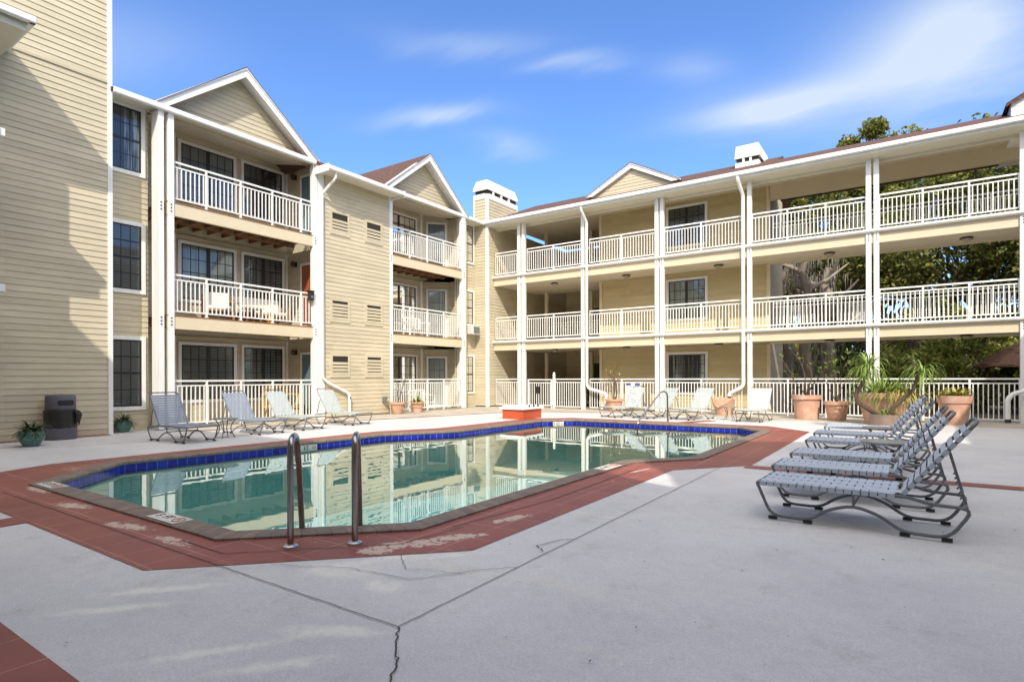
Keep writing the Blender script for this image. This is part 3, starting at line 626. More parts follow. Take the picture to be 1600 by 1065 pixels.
def hwall(par, F, a0, a1, z0, z1, name='wall', ext=None):
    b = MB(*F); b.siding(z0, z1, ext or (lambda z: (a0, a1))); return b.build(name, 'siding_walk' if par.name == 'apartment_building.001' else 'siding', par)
def walllamp(par, F, a, z):
    b = MB(*F); b.box(a - .05, a + .05, .015, .04, z - .08, z + .08); b.box(a - .015, a + .015, .04, .13, z + .04, z + .06)
    l = b.build('wall_lamp', 'lamp', par)
    b = MB(); c = MB(*F).P(a, .14, z); b.lathe([(.03, -.10), (.065, -.06), (.075, .04), (.05, .07), (.02, .10)], tuple(c), 10); b.build('lamp_shade', 'lamp', l, True)

UP = Vector((0, 0, 1))
FA = ((-15.8, 0, 0), (0, 1, 0), (1, 0, 0))       # recessed wall plane facing the pool (a = world Y)
LB = thing('apartment_building', 'tan lap-sided three storey building with gabled balconies left of the pool', 'building', (-15.2, 10, 0))
# -- tall stair tower at the left edge
FT = ((-15.2, 0, 0), (0, 1, 0), (1, 0, 0))
hwall(LB, FT, 2.6, 5.64, 0, 8.10, 'tower_wall'); hwall(LB, FT, 2.6, 5.64, 8.15, 11.6, 'tower_wall')
b = MB(*FT); b.prof([(0, 8.09), (.03, 8.09), (.03, 8.15), (0, 8.17)], 2.6, 5.64); b.build('belt_course', 'siding', LB)
b = MB(*FT); b.box(5.64, 5.735, -.10, .032, 0, 11.6); b.box(5.70, 5.738, -.22, -.10, 0, 11.6); b.build('corner_board', 'white', LB)
b = MB(); b.box(-18.6, -15.24, 2.6, 5.70, 0, 11.62); b.build('tower_core', 'siding', LB)
# -- window wall between tower and first balcony
hwall(LB, FA, 5.74, 6.75, 0, 8.25)
for z0, z1, bk in ((6.30, 8.03, 'curtain'), (3.38, 5.16, 'blind'), (.5, 2.33, 'blind')):
    window(LB, FA, 5.80, 6.68, z0, z1, 3, 4, False, bk, .095)
# -- vertical frames of the two balcony bays
def bay(y0, y1, depth, xf, yl, ang):
    xb = xf - depth
    FBk = ((xb, 0, 0), (0, 1, 0), (1, 0, 0))
    for zf in (0, Z2, Z3):
        zc = zf + FL - .35 if zf < 5 else 8.27
        hwall(LB, FBk, y0, yl, zf, zc, 'balcony_wall')
    return FBk
FBk = bay(6.95, 11.55, 1.8, -15.2, 11.55, 0)
FS = ((0, 11.55, 0), (1, 0, 0), (0, -1, 0))
for zf in (0, Z2, Z3):
    zc = zf + 2.5 if zf < 5 else 8.2
    hwall(LB, FS, -17, -15.3, zf, zc, 'side_wall')
    window(LB, FBk, 8.03, 9.75, zf + .58, zf + 2.33, 3, 4, True, 'curtain' if zf != 0 else 'blind')
    window(LB, FBk, 9.90, 11.40, zf + .58, zf + 2.33, 3, 4, True, 'curtain' if zf != 0 else 'blind')
    b = MB(*FBk); b.box(11.45, 11.53, .0, .05, zf, zc); b.build('corner_board', 'white', LB); b = MB(*FBk); b.box(7.86, 7.97, .0, .05, zf, zc); b.build('corner_board', 'white', LB)
    b = MB(*FS); ring(b, -16.28, -15.40, zf + .02, zf + 2.12, .08, 0, .045); d = b.build('door', 'white', LB)
    b = MB(*FS); b.box(-16.2, -15.48, .0145, .03, zf + .05, zf + 2.04); b.build('door_leaf', 'rust' if zf == Z2 else 'bluedoor', d)
    if zf == Z2: d['label'] = 'rust brown balcony door'
    walllamp(LB, FS, -16.52, zf + 2.12)
# floors
def floor(y0, y1, zf, xf=-15.23, xb=-17.02):
    b = MB(); b.box(xf - .10, xf, y0, y1, zf - .345, zf - .03); b.build('balcony_beam', 'beam', LB)
    b = MB(); b.box(xb, xf + .01, y0, y1, zf - .028, zf + .0); k = int((y1 - y0) / .42)
    for i in range(k):
        y = y0 + (i + .5) * (y1 - y0) / k; b.box(xb, xf - .105, y - .02, y + .02, zf - .22, zf - .03)
    b.box(xb + .7, xb + .74, y0, y1, zf - .255, zf - .031)
    b.build('balcony_deck', 'wood', LB)
for zf in (Z2, Z3): floor(6.96, 11.28, zf); floor(14.56, 18.62, zf)
FR = ((-15.28, 0, 0), (0, 1, 0), (1, 0, 0))
for zf in (Z2, Z3):
    railing(LB, FR, 7.10, 11.23, zf, 1.05, [7.95, 8.90, 9.87, 10.83])
    railing(LB, FR, 14.62, 18.50, zf, 1.05, [15.5, 16.45, 17.4])
railing(LB, FR, 7.10, 11.23, 0.03, 1.21, [7.95, 8.90, 9.87, 10.83], name='patio_fence'); railing(LB, FR, 14.62, 18.50, .03, 1.21, [15.5, 16.45, 17.4], name='patio_fence')
for y0, y1, x0 in ((6.74, 6.87, -15.56), (6.97, 7.11, -15.36), (11.23, 11.38, -15.36), (14.42, 14.58, -15.36), (18.52, 18.72, -15.38)):
    b = MB(); b.box(x0, -15.205, y0, y1, .02, 7.93); b.build('post', 'white', LB)
b = MB()
for y in (6.80, 7.04, 11.31, 14.5, 18.62):
    for zf in (Z2, Z3):
        for q in range(3): b.lathe([(.014, 0), (.014, .012), (.006, .016)], (0, 0, 0), 8); 
        k = len(b.v)
b = MB()
for y in (6.80, 7.04, 11.31, 14.5, 18.62):
    for zf in (Z2, Z3):
        for q in range(3):
            z = zf - .08 - q * .085; b.tube([(-15.206, y, z), (-15.19, y, z)], .018, 8)
b.build('bolts', 'ink', LB)
# pilaster and vent wall
b = MB(); b.box(-15.5, -15.215, 11.40, 11.66, 0, 7.75); b.build('pilaster', 'white', LB)
hwall(LB, FT, 11.66, 14.40, .05, 7.75, 'vent_wall')
b = MB(); b.box(-17, -15.25, 11.58, 14.40, 0, 7.9); b.box(-17, -15.8, 11.56, 11.75, 7.9, 8.3); b.box(-15.8, -15.3, 11.56, 11.75, 7.9, 8.1); b.build('wall_core', 'siding', LB)
for z, o1, o2 in ((6.00, 1, 1), (3.17, 0, 0), (1.39, 1, 0)):
    louver(LB, FT, 11.92, z, open_=o1); louver(LB, FT, 13.36, z, open_=o2)
# second bay
FB2 = bay(14.6, 18.1, 1.8, -15.2, 18.1, 1)
s2 = math.sqrt(.5); FD = ((-17, 18.1, 0), (s2, s2, 0), (s2, -s2, 0)); FS2 = ((0, 18.84, 0), (1, 0, 0), (0, -1, 0))
FS0 = ((0, 14.62, 0), (1, 0, 0), (0, 1, 0))
for zf in (0, Z2, Z3):
    zc = zf + 2.5 if zf < 5 else 8.2
    hwall(LB, FD, 0, 1.05, zf, zc, 'angled_wall'); hwall(LB, FS2, -16.26, -15.28, zf, zc, 'side_wall')
    window(LB, FB2, 15.55, 17.65, zf + .58, zf + 2.25, 3, 4, True, 'curtain')
    b = MB(*FB2); b.box(17.86, 17.96, 0, .05, zf, zc); b.build('corner_board', 'white', LB)
    window(LB, FD, .10, .98, zf + .03, zf + 2.2, 3, 5, False, 'curtain', .085, 'glazed_door', 'bluedoor')
    b = MB(*FS2); b.box(-15.75, -15.55, 0, .05, zf, zc); b.build('pilaster', 'white', LB)
# end window wall and chimney chase
hwall(LB, FA, 18.7, 20.1, 0, 8.0)
for z0, z1 in ((6.26, 8.0), (3.55, 5.12), (.58, 2.28)): window(LB, FA, 19.15, 20.0, z0, z1, 2, 4, False, 'curtain', .085)
b = MB(*FA); b.box(19.3, 19.93, .03, .40, 3.16, 3.52); a = b.build('air_conditioner', 'ac', LB)
b = MB(); b.box(-15.43, -15.385, 19.5, 19.9, 3.2, 3.49); b.build('grille', 'acgrille', a)
FC1 = ((0, 20.1, 0), (1, 0, 0), (0, -1, 0)); FC2 = ((-15.1, 0, 0), (0, 1, 0), (1, 0, 0))
hwall(LB, FC1, -15.8, -15.18, .05, 9.3, 'chimney_wall'); hwall(LB, FC2, 20.2, 23.9, .05, 8.0, 'chimney_wall'); hwall(LB, FC2, 20.2, 22.4, 8.0, 9.3, 'chimney_wall')
b = MB(); b.box(-15.2, -15.082, 20.082, 20.2, .0, 9.3); b.box(-15.8, -15.2, 20.07, 20.085, 9.12, 9.35); b.box(-15.10, -15.075, 20.2, 22.45, 9.12, 9.35)
b.box(-15.86, -15.8, 20.08, 20.14, 8, 9.35); b.box(-15.12, -15.082, 22.38, 22.45, 8, 9.35); b.build('corner_board', 'white', LB)
b = MB(); b.box(-15.86, -15.12, 20.12, 22.4, 7.5, 9.34); b.build('chimney_core', 'siding', LB)
b = MB(); b.box(-15.80, -15.14, 20.16, 22.38, 9.35, 9.52); b.build('chimney_slot', 'darkint', LB)
b = MB(); x0, x1, y0, y1 = -15.87, -15.075, 20.07, 22.46
b.box(x0, x1, y0, y1, 9.52, 9.62)
P = [(x0, y0, 9.62), (x1, y0, 9.62), (x1, y1, 9.62), (x0, y1, 9.62), (x0 + .1, y0 + .12, 9.98), (x1 - .1, y0 + .12, 9.98), (x1 - .1, y1 - .12, 9.98), (x0 + .1, y1 - .12, 9.98)]
b.add(P, [(4, 5, 6, 7), (0, 1, 5, 4), (1, 2, 6, 5), (2, 3, 7, 6), (3, 0, 4, 7)])
for q in (20.5, 21.1, 21.7): b.box(-15.13, -15.09, q, q + .12, 9.35, 9.52)
b.build('chimney_cap', 'white', LB)
# core volume (keeps the sky from showing through) and roof
b = MB(); b.box(-23, -17.06, 2.6, 24, 0, 7.9); b.box(-17.06, -15.85, 5.74, 6.72, 0, 7.9); b.box(-17.06, -15.85, 18.86, 22.0, 0, 7.9); b.box(-17.06, -15.3, 18.86, 18.9, 0, 7.9); b.build('building_core', 'siding', LB)
zr = lambda x: 8.02 + .417 * (-15.1 - x)
b = MB()
for x0, y0, y1 in ((-15.12, 5.7, 11.28), (-14.52, 11.28, 14.49), (-15.22, 14.49, 20.10)):
    b.add([(x0, y0, zr(x0)), (x0, y1, zr(x0)), (-20, y1, zr(-20)), (-20, y0, zr(-20)), (x0 - .02, y0, zr(x0) - .1), (x0 - .02, y1, zr(x0) - .1), (-20, y1, zr(-20) - .1), (-20, y0, zr(-20) - .1)],
          [(0, 1, 2, 3), (0, 4, 5, 1), (7, 6, 5, 4), (0, 3, 7, 4), (1, 5, 6, 2)])
b.add([(-20, 2.6, zr(-20)), (-20, 24, zr(-20)), (-25, 24, 7.9), (-25, 2.6, 7.9)], [(0, 1, 2, 3)])
b.build('roof', 'shingle', LB)
b = MB()
for x0, y0, y1 in ((-15.1, 5.74, 11.30), (-14.5, 11.28, 14.52), (-15.2, 14.52, 20.16)):
    b.frame((x0, 0, 0), (0, 1, 0), (1, 0, 0)); b.prof(gutterprof(0, zr(x0) + .03), y0, y1)
b.build('gutter', 'white', LB)
b = MB()   # soffits, following the eaves
for x0, y0, y1, xi, zi in ((-15.2, 5.74, 6.97, -15.82, 8.02), (-15.2, 6.97, 11.58, -17, 8.27), (-14.6, 11.30, 14.5, -15.22, 7.72), (-15.3, 14.5, 18.86, -17, 8.2), (-15.3, 18.86, 20.1, -15.82, 7.95)):
    z0 = zr(x0) - .10; b.add([(x0, y0, z0), (x0, y1, z0), (xi, y1, zi), (xi, y0, zi)], [(0, 1, 2, 3)])
    b.add([(x0, y0, z0 + .1), (x0, y0, z0), (xi, y0, zi), (xi, y0, zi + .25)], [(0, 1, 2, 3)]); b.add([(x0, y1, z0 + .1), (x0, y1, z0), (xi, y1, zi), (xi, y1, zi + .25)], [(3, 2, 1, 0)])
    n = int((y1 - y0) / .3)
    for i in range(1, n):
        y = y0 + (y1 - y0) * i / n; b.add([(x0, y - .006, z0 - .004), (x0, y + .006, z0 - .004), (xi, y + .006, zi - .004), (xi, y - .006, zi - .004)], [(0, 1, 2, 3)])
b.build('soffit', 'soffit', LB)
for y in (11.27, 14.5): b = MB(); b.box(-15.3, -14.52, y, y + .03, 7.62, 7.84); b.build('gutter_return', 'white', LB)
def gable(y0, y1, zb, za, x):
    yc = (y0 + y1) / 2; sl = (za - zb) / (yc - y0)
    F = ((x, 0, 0), (0, 1, 0), (1, 0, 0))
    b = MB(*F); b.siding(zb - .12, za - .12, lambda z: (min(yc, y0 + (z - zb + .1) / sl), max(yc, y1 - (z - zb + .1) / sl))); g = b.build('gable', 'siding', LB)
    b = MB(*F)
    for s in (1, -1):
        e = y0 if s > 0 else y1; w = .19
        b.poly([(e - s * .06, zb - .06), (yc, za + .02), (yc, za - w), (e + s * (w / sl - .06), zb - .06)], .28, .43)
        b.poly([(e + s * .02, zb - .02), (yc, za - .05), (yc, za - .08), (e + s * .05, zb - .02)], -.02, .28)
        b.poly([(e - s * .06, zb - .0), (yc, za + .075), (yc, za + .021), (e - s * .06, zb - .055)], .28, .46)
    b.build('rake_board', 'white', g)
    b = MB()
    for s in (1, -1):
        e = y0 if s > 0 else y1
        b.add([(x + .47, e - s * .08, zb - .04), (x + .47, yc, za + .085), (-20, yc, za + .085), (-20, e - s * .08, zb - .04), (x + .47, e - s * .08, zb - .06), (x + .47, yc, za + .065), (-20, yc, za + .065), (-20, e - s * .08, zb - .06)],
              [(0, 1, 2, 3) if s < 0 else (3, 2, 1, 0), (0, 1, 5, 4), (4, 5, 6, 7)])
    b.build('gable_roof', 'shingle', g)
gable(6.70, 11.35, 8.08, 9.88, -15.62); gable(14.25, 18.80, 8.08, 9.86, -15.62)
downspout(LB, [(-14.62, 11.62, 7.66), (-14.62, 11.62, 7.5), (-15.14, 11.50, 7.05), (-15.14, 11.50, 1.30), (-15.10, 11.7, 1.12), (-15.10, 12.45, .80), (-15.08, 12.50, .74), (-15.08, 12.52, .16), (-14.9, 12.42, .06)])
b = MB(); b.tube([(-15.08, 12.515, .60), (-15.08, 12.515, .66)], .049, 10); b.build('downspout_strap', 'cap', LB)
b = MB(); b.box(-15.19, -15.05, 14.05, 14.16, .42, .62); b.tube([(-15.05, 14.1, .5), (-14.98, 14.1, .42)], .03, 6); b.build('tap_cover', 'acgrille', LB)
# -- balcony bay at the far left edge, towards the camera (its eave corner shows at the top left)
FN = ((0, 3.82, 0), (1, 0, 0), (0, 1, 0))
b = MB(); b.box(-16.5, -13.70, -3, 2.56, 0, 7.9); b.build('near_wing', 'siding', LB)
for zf in (Z2, Z3):
    b = MB(); b.box(-15.18, -13.66, 2.5, 3.34, zf - .34, zf + .12); b.build('balcony_beam', 'beam', LB)
    b = MB(); b.box(-15.19, -13.62, 3.34, 3.42, zf + .0, zf + .14); b.box(-13.66, -13.60, 2.5, 3.34, zf, zf + .14); b.build('balcony_edge', 'white', LB)
for x in (-13.70,):
    b = MB(); b.box(x - .02, x + .10, 2.57, 2.68, 0, 7.85); b.build('post', 'white', LB)
b = MB(); b.box(-15.19, -13.72, -3, 3.76, 7.86, 8.02); b.build('soffit', 'soffit', LB)
b = MB(); b.frame((0, 3.88, 0), (1, 0, 0), (0, 1, 0)); b.prof(gutterprof(0, 8.12), -15.19, -13.58); b.frame((-13.55, 0, 0), (0, 1, 0), (1, 0, 0)); b.prof(gutterprof(0, 8.12), -3, 3.86); b.build('gutter', 'white', LB)
b = MB(); b.add([(-13.6, 3.85, 8.1), (-13.6, -3, 8.1), (-15.19, -3, 8.74), (-15.19, 2.2, 8.74), (-15.19, 3.85, 8.1)], [(0, 1, 2, 3), (0, 3, 4)]); b.build('roof', 'shingle', LB)

# ------------------------------------------------------------------ right-hand building with open walkways
RB = thing('apartment_building', 'tan three storey building with open white railed walkways behind the pool', 'building', (-5, 21, 0))
YF = 20.55; YW = 22.3; XR = 7.0; XW = -4.05
FW = ((0, YW, 0), (1, 0, 0), (0, -1, 0)); FRR = ((0, 20.60, 0), (1, 0, 0), (0, -1, 0))
X0 = -15.08; XB1 = -10.75   # breezeway between X about -13.4 and -10.8
for zf in (0, Z2, Z3):
    zc = zf + 2.47 if zf < 5 else 8.15
    hwall(RB, FW, XB1, XW, zf - .1 if not zf else zf, zc)
    window(RB, FW, -7.86, -6.24, zf + .60, zf + 2.26, 3, 4, True, 'curtain', .10)
    b = MB(*FW); b.box(XB1 - .02, XB1 + .10, -.02, .05, zf, zc); b.build('corner_board', 'beam', RB); b = MB(*FW); b.box(XW - .10, XW + .02, -.03, .05, zf, zc); b.build('corner_board', 'beam', RB)
    # breezeway: end walls, posts, back wall with a doorway
    b = MB(); b.box(-12.28, -12.13, 24.3, 24.45, zf, zc); b.box(-11.55, -11.40, 24.3, 24.45, zf, zc); b.box(-14.3, -14.16, 23.6, 23.75, zf, zc); b.build('breezeway_post', 'beam', RB)
    FBW = ((0, 27.2, 0), (1, 0, 0), (0, -1, 0)); hwall(RB, FBW, -15.2, -9, zf, zf + (2.3 if zf == Z3 else 2.9), 'breezeway_wall')
    b = MB(*FBW); ring(b, -13.9, -12.95, zf, zf + 2.1, .08, 0, .05); d = b.build('door', 'beam', RB); b = MB(*FBW); b.box(-13.8, -13.05, .015, .03, zf, zf + 2.0); b.build('door_leaf', 'bronze', d)
    if zf: railing(RB, ((0, 24.2, 0), (1, 0, 0), (0, -1, 0)), -14.2, -10.8, zf, 1.05, [-12.5])
FE1 = ((XB1, 0, 0), (0, 1, 0), (-1, 0, 0)); b = MB(*FE1); b.siding(0, 8.1, lambda z: (22.3, 27.2)); b.build('breezeway_wall', 'siding', RB)
b = MB(); b.box(-15.2, -15.13, 23.9, 27.3, 0, 8); b.build('breezeway_wall', 'siding', RB)
b = MB(); b.box(XB1 + .02, XW - .02, YW + .03, 25, -.1, 8.2); b.build('building_core', 'siding', RB)
for zf in (Z2, Z3):
    b = MB(); b.box(X0, XR, YF, YF + .12, zf - .41, zf - .08); b.build('walkway_beam', 'beam', RB)
    b = MB(); b.box(X0, XR, YF + .121, YW + .15, zf - .375, zf - .02); b.box(-15.08, XB1, YW + .15, 24.4, zf - .375, zf - .02); b.build('walkway_slab', 'ceil', RB)
    b = MB(); b.frame((0, 0, 0), (1, 0, 0), (0, 1, 0))
    b.prof([(YF + .01, zf), (YF - .11, zf), (YF - .14, zf - .03), (YF - .13, zf - .07), (YF - .09, zf - .10), (YF + .01, zf - .10)], X0 - .02, XR); b.build('drip_gutter', 'white', RB)
    b = MB(); b.box(XW, XR, YW - .03, YW + .13, zf - .42, zf - .02); b.build('back_beam', 'beam', RB)
PX = [(-13.73, -13.50), (-10.66, None), (-7.60, -7.40), (-4.36, None), (-.94, -.74), (2.60, None)]
def span(bk):
    return bk
SP = [(-15.02, -13.80, []), (-13.36, -10.72, [-12.05]), (-10.40, -7.67, [-9.03]), (-7.33, -4.62, [-6.0]), (-4.29, -1.01, [-3.2, -2.1]), (-.67, 2.53, [.4, 1.46]), (2.67, 6.9, [4, 5.5])]
for zf in (Z2, Z3):
    for a0, a1, ps in SP: railing(RB, FRR, a0, a1, zf, 1.05, ps)
    railing(RB, ((0, YW + .02, 0), (1, 0, 0), (0, -1, 0)), XW + .1, XR, zf, 1.05, [-1.9, 0.1, 2.1, 4.1], name='back_railing')
for p in PX:
    for x in p:
        if x is None: continue
        b = MB(); b.box(x - .07, x + .07, 20.50, 20.64, -.15, 7.88); b.build('post', 'white', RB)
b = MB()
for p in PX:
    for x in p:
        if x is None: continue
        for z in (Z2, Z3):
            for q in range(3): b.tube([(x, 20.501, z - .17 - q * .075), (x, 20.488, z - .17 - q * .075)], .016, 8)
b.build('bolts', 'ink', RB)
for x in (4.9,):
    b = MB(); b.box(x - .06, x + .06, YW - .06, YW + .06, -.1, 7.9); 
    if x > 0: b.build('back_post', 'beam', RB)
# small service boxes on the shaded chase wall
for z in (1.15, 4.05, 6.9):
    b = MB(*FC2); b.box(22.0, 22.16, .015, .07, z, z + .2); b.build('service_box', 'beam', RB)
# lamps under every floor
for zf, zc in ((0, 2.50), (Z2, 5.35), (Z3, 8.14)):
    for x in (-12.5, -9.2, -5.62, -2.08, 1.46):
        b = MB(); b.lathe([(.10, 0), (.16, -.02), (.17, -.045), (.15, -.05)], (x, 21.45, zc), 14); l = b.build('ceiling_lamp', 'lamp', RB, True)
        b = MB(); b.lathe([(.14, -.05), (.12, -.09), (.06, -.13), (.01, -.14)], (x, 21.45, zc), 14); b.build('lamp_glass', 'lampglass', l, True)
# roof, soffit, gutter
GY = 20.05; zrr = lambda y: 8.06 + .417 * (y - GY)
b = MB(); b.frame((0, GY, 0), (1, 0, 0), (0, -1, 0)); b.prof(gutterprof(.12, 8.09), -15.22, XR + 2); b.build('gutter', 'white', RB)
b = MB(); b.box(X0, XR + 2, GY, GY + .02, 7.90, 8.05); b.build('fascia', 'white', RB)
b = MB(); b.box(X0, XR + 2, GY + .02, 20.78, 7.88, 7.92); b.box(X0, XR + 2, 20.74, 20.86, 7.80, 8.2)
for i in range(73): b.box(-15 + i * .3, -14.99 + i * .3, GY + .03, 20.74, 7.872, 7.879)
b.build('soffit', 'soffit', RB)
b = MB(); b.box(X0, XR + 2, 20.86, YW + .1, 8.15, 8.19); b.box(-15.08, XB1, YW + .1, 27.3, 8.15, 8.19); b.build('walkway_ceiling', 'ceil', RB)
b = MB(); b.box(XW, XR + 2, YW - .05, YW + .12, 7.62, 8.15); b.build('back_beam', 'beam', RB)
b = MB()
def rp(xa, xb, yr, yb):
    b.add([(xa, GY - .02, zrr(GY)), (xb, GY - .02, zrr(GY)), (xb, yr, zrr(yr)), (xa, yr, zrr(yr)), (xb, yb, 8.0), (xa, yb, 8.0), (xa, GY - .02, zrr(GY) - .06), (xb, GY - .02, zrr(GY) - .06), (xb, yr, zrr(yr) - .12), (xa, yr, zrr(yr) - .12)],
          [(0, 1, 2, 3), (3, 2, 4, 5), (0, 6, 7, 1), (1, 7, 8, 2), (0, 3, 9, 6)])
rp(-15.2, -3.9, 24.2, 25.6); rp(-3.9, XR + 4, 22.9, 24.0)
b.build('roof', 'shingle', RB)
# low dormer gable on the roof
F = ((0, 21.5, 0), (1, 0, 0), (0, -1, 0)); xa, xc, xb, zb, za = -10.95, -8.95, -7.0, 8.70, 9.66
b = MB(*F); b.siding(zb - .1, za - .08, lambda z: (min(xc, xa + (z - zb + .1) / ((za - zb) / (xc - xa))), max(xc, xb - (z - zb + .1) / ((za - zb) / (xb - xc)))), step=.125); g = b.build('dormer_gable', 'siding', RB)
b = MB(*F)
for e in (xa, xb): b.poly([(e, zb), (xc, za + .03), (xc, za - .12), (e + (.32 if e == xa else -.32), zb)], .02, .16); b.poly([(e, zb + .05), (xc, za + .09), (xc, za + .031), (e, zb + .001)], .02, .19)
b.build('rake_board', 'white', g)
b = MB()
for e, s in ((xa, 1), (xb, -1)): b.add([(e, 21.30, zb + .04), (xc, 21.30, za + .10), (xc, 24.3, za + .10), (e, 24.3, zb + .04), (e, 21.3, zb + .02), (xc, 21.3, za + .07)], [(0, 1, 2, 3), (0, 4, 5, 1)])
b.build('gable_roof', 'shingle', g)
# chimney on the ridge
b = MB(); b.box(-5.30, -4.46, 22.6, 24.3, 8.4, 9.30); c = b.build('chimney', 'white', RB)
b = MB(); b.box(-5.25, -4.51, 22.65, 24.25, 9.30, 9.48); b.build('chimney_slot', 'darkint', c)
b = MB(); P = [(-5.32, 22.58, 9.46), (-4.44, 22.58, 9.46), (-4.44, 24.32, 9.46), (-5.32, 24.32, 9.46), (-5.28, 22.62, 9.93), (-4.48, 22.62, 9.93), (-4.48, 24.28, 9.93), (-5.28, 24.28, 9.93)]
b.add(P, [(3, 2, 1, 0), (4, 5, 6, 7), (0, 1, 5, 4), (1, 2, 6, 5), (2, 3, 7, 6), (3, 0, 4, 7)])
for x in (-5.05, -4.8): b.box(x, x + .08, 22.60, 22.66, 9.3, 9.44)
b.build('chimney_cap', 'white', c)
# dormer at the right edge
F = ((0, 21.35, 0), (1, 0, 0), (0, -1, 0)); xa, xc, xb, zb, za = 2.45, 4.4, 6.35, 8.6, 10.05
b = MB(*F); b.siding(zb, za - .05, lambda z: (min(xc, xa + max(0, z - 9.0) / ((za - 9.0) / (xc - xa))), max(xc, xb - max(0, z - 9.0) / ((za - 9.0) / (xb - xc))))); g = b.build('dormer_gable', 'white', RB)
b = MB()
for e, s in ((xa - .12, 1), (xb + .12, -1)): b.add([(e, 21.2, 8.95), (xc, 21.2, za + .05), (xc, 24.3, za + .05), (e, 24.3, 8.95), (e, 21.2, 8.85), (xc, 21.2, za - .05)], [(0, 1, 2, 3), (0, 4, 5, 1)])
b.build('gable_roof', 'shingle', g)
b = MB(); b.box(xa, xb, 21.37, 24.2, 8.0, 8.98); b.build('dormer_wall', 'white', g)
# downspouts
downspout(RB, [(-10.47, 20.02, 7.96), (-10.47, 20.02, 7.84), (-10.44, 20.44, 7.42), (-10.44, 20.44, .98), (-10.35, 20.42, .84), (-9.62, 20.36, .66), (-9.56, 20.34, .60), (-9.58, 20.30, .22), (-9.70, 20.2, .06)], .055)
b = MB(); b.tube([(-9.57, 20.34, .48), (-9.57, 20.34, .54)], .061, 10); b.build('downspout_strap', 'cap', RB)
downspout(RB, [(-4.62, 20.02, 7.96), (-4.62, 20.02, 7.84), (-4.55, 20.44, 7.42), (-4.55, 20.44, 1.02), (-4.62, 20.42, .92), (-4.98, 20.36, .72), (-5.0, 20.34, .62), (-5.0, 20.34, .02)], .06)
b = MB(); b.tube([(-5.0, 20.34, .56), (-5.0, 20.34, .62)], .066, 10); b.build('downspout_strap', 'cap', RB)
downspout(RB, [(2.9, 20.3, 1.2), (2.75, 20.3, .95), (2.34, 20.26, .80), (2.24, 20.24, .66), (2.24, 20.24, .06)], .06)
b = MB(); b.tube([(2.24, 20.24, .03), (2.24, 20.24, .12)], .066, 10); b.build('downspout_strap', 'cap', RB)
# pool fence under the walkway: one fence, with its gate
PF = thing('pool_fence', 'white metal picket fence running under the walkway behind the pots', 'fence', (-5, 20.6, 0))
for a0, a1, ps in SP:
    if a0 == -13.36: a0 = -11.98
    if a0 < 3: railing(PF, FRR, a0, a1, -.02, 1.25, [p for p in ps if p > a0 + .1], name='fence_panel')
PG = thing('pool_gate', 'white picket gate with a tall latch post near the orange box', 'gate', (-12.7, 20.6, 0))
railing(PG, FRR, -13.34, -12.12, -.02, 1.23, [-13.30, -12.16], bottom=.12, name='gate_panel')
b = MB(*FRR); b.box(-12.08, -12.00, -.04, .04, -.1, 1.42); b.lathe([(.05, 0), (.04, .05), (.01, .08)], (-12.04, 20.6, 1.42), 8); b.build('latch_post', 'rail', PG)
b = MB(*FRR); b.box(-12.9, -12.75, -.03, .03, .62, .9); b.build('latch_box', 'bronze', PG)
# sign on the fence
t = thing('rules_sign', 'white pool rules sign with blue heading fixed on the picket fence', 'sign', (-8.55, 20.5, .7))
b = MB(); b.box(-8.86, -8.24, 20.535, 20.55, .12, 1.10); b.build('board', 'sign', t)
for x in (-8.72, -8.36): b = MB(); b.box(x - .11, x + .09, 20.530, 20.534, .97, 1.06); b.build('heading_panel', 'signblue', t)
text_part('POOL RULES', .082, 'ink', t, (-8.55, 20.533, .90), (R(90), 0, 0))
b = MB()
for i in range(9): b.box(-8.80, -8.30 - .06 * ((i * 7) % 4), 20.531, 20.534, .80 - i * .075, .82 - i * .075)
b.build('small_print', 'acgrille', t)

# ------------------------------------------------------------------ the wings out of frame that shade the near deck
NB = thing('apartment_building', 'tan wing behind the viewpoint whose eaves shade the near deck', 'building', (-5, -2, 0))
b = MB(); b.slab([(-13.5, -9), (13, -9), (13, -1.45), (3.45, -1.45), (3.15, -1.35), (2.25, -.91), (-6.3, -.74), (-13.5, -.74)], 8.3, 8.62); b.build('eaves', 'soffit', NB)
b = MB(); b.slab([(-13.5, -9), (13, -9), (13, -2.2), (-13.5, -2.2)], 0, 8.3); b.build('wall', 'siding', NB)
b = MB(); b.add([(-13.5, -.95, 8.6), (2, -.95, 8.6), (2, -5.5, 9.9), (-13.5, -5.5, 9.9), (2, -9, 8.6), (-13.5, -9, 8.6)], [(0, 1, 2, 3), (3, 2, 4, 5), (1, 4, 2)]); b.build('roof', 'shingle', NB)
SB = thing('apartment_building', 'tan gabled wing beyond the right edge of the view', 'building', (8, 5, 0))
b = MB(); b.slab([(3.45, -1.40), (3.02, -.45), (2.27, .5), (2.5, 2.2), (2.8, 4.1), (13, 4.1), (13, -1.40)][::-1][::-1], 8.15, 8.4); b.slab([(6.6, 4.1), (13, 4.1), (13, 19.4), (6.6, 19.4)], 8.1, 8.4); b.build('eaves', 'soffit', SB)
b = MB(); b.slab([(3.6, -1), (3.4, .7), (3.4, 3.5), (13, 3.5), (13, -1)], 0, 8.15); b.slab([(7.3, 3.5), (13, 3.5), (13, 24), (7.3, 24)], 0, 8.15); b.build('wall', 'siding', SB)
b = MB(); b.poly([(2.8, 8.4), (7.9, 10.53), (13, 8.4)], 4.1, -.3); b.poly([(6.6, 8.4), (9.8, 9.7), (13, 8.4)], 19.4, 4.2); b.build('roof', 'shingle', SB)
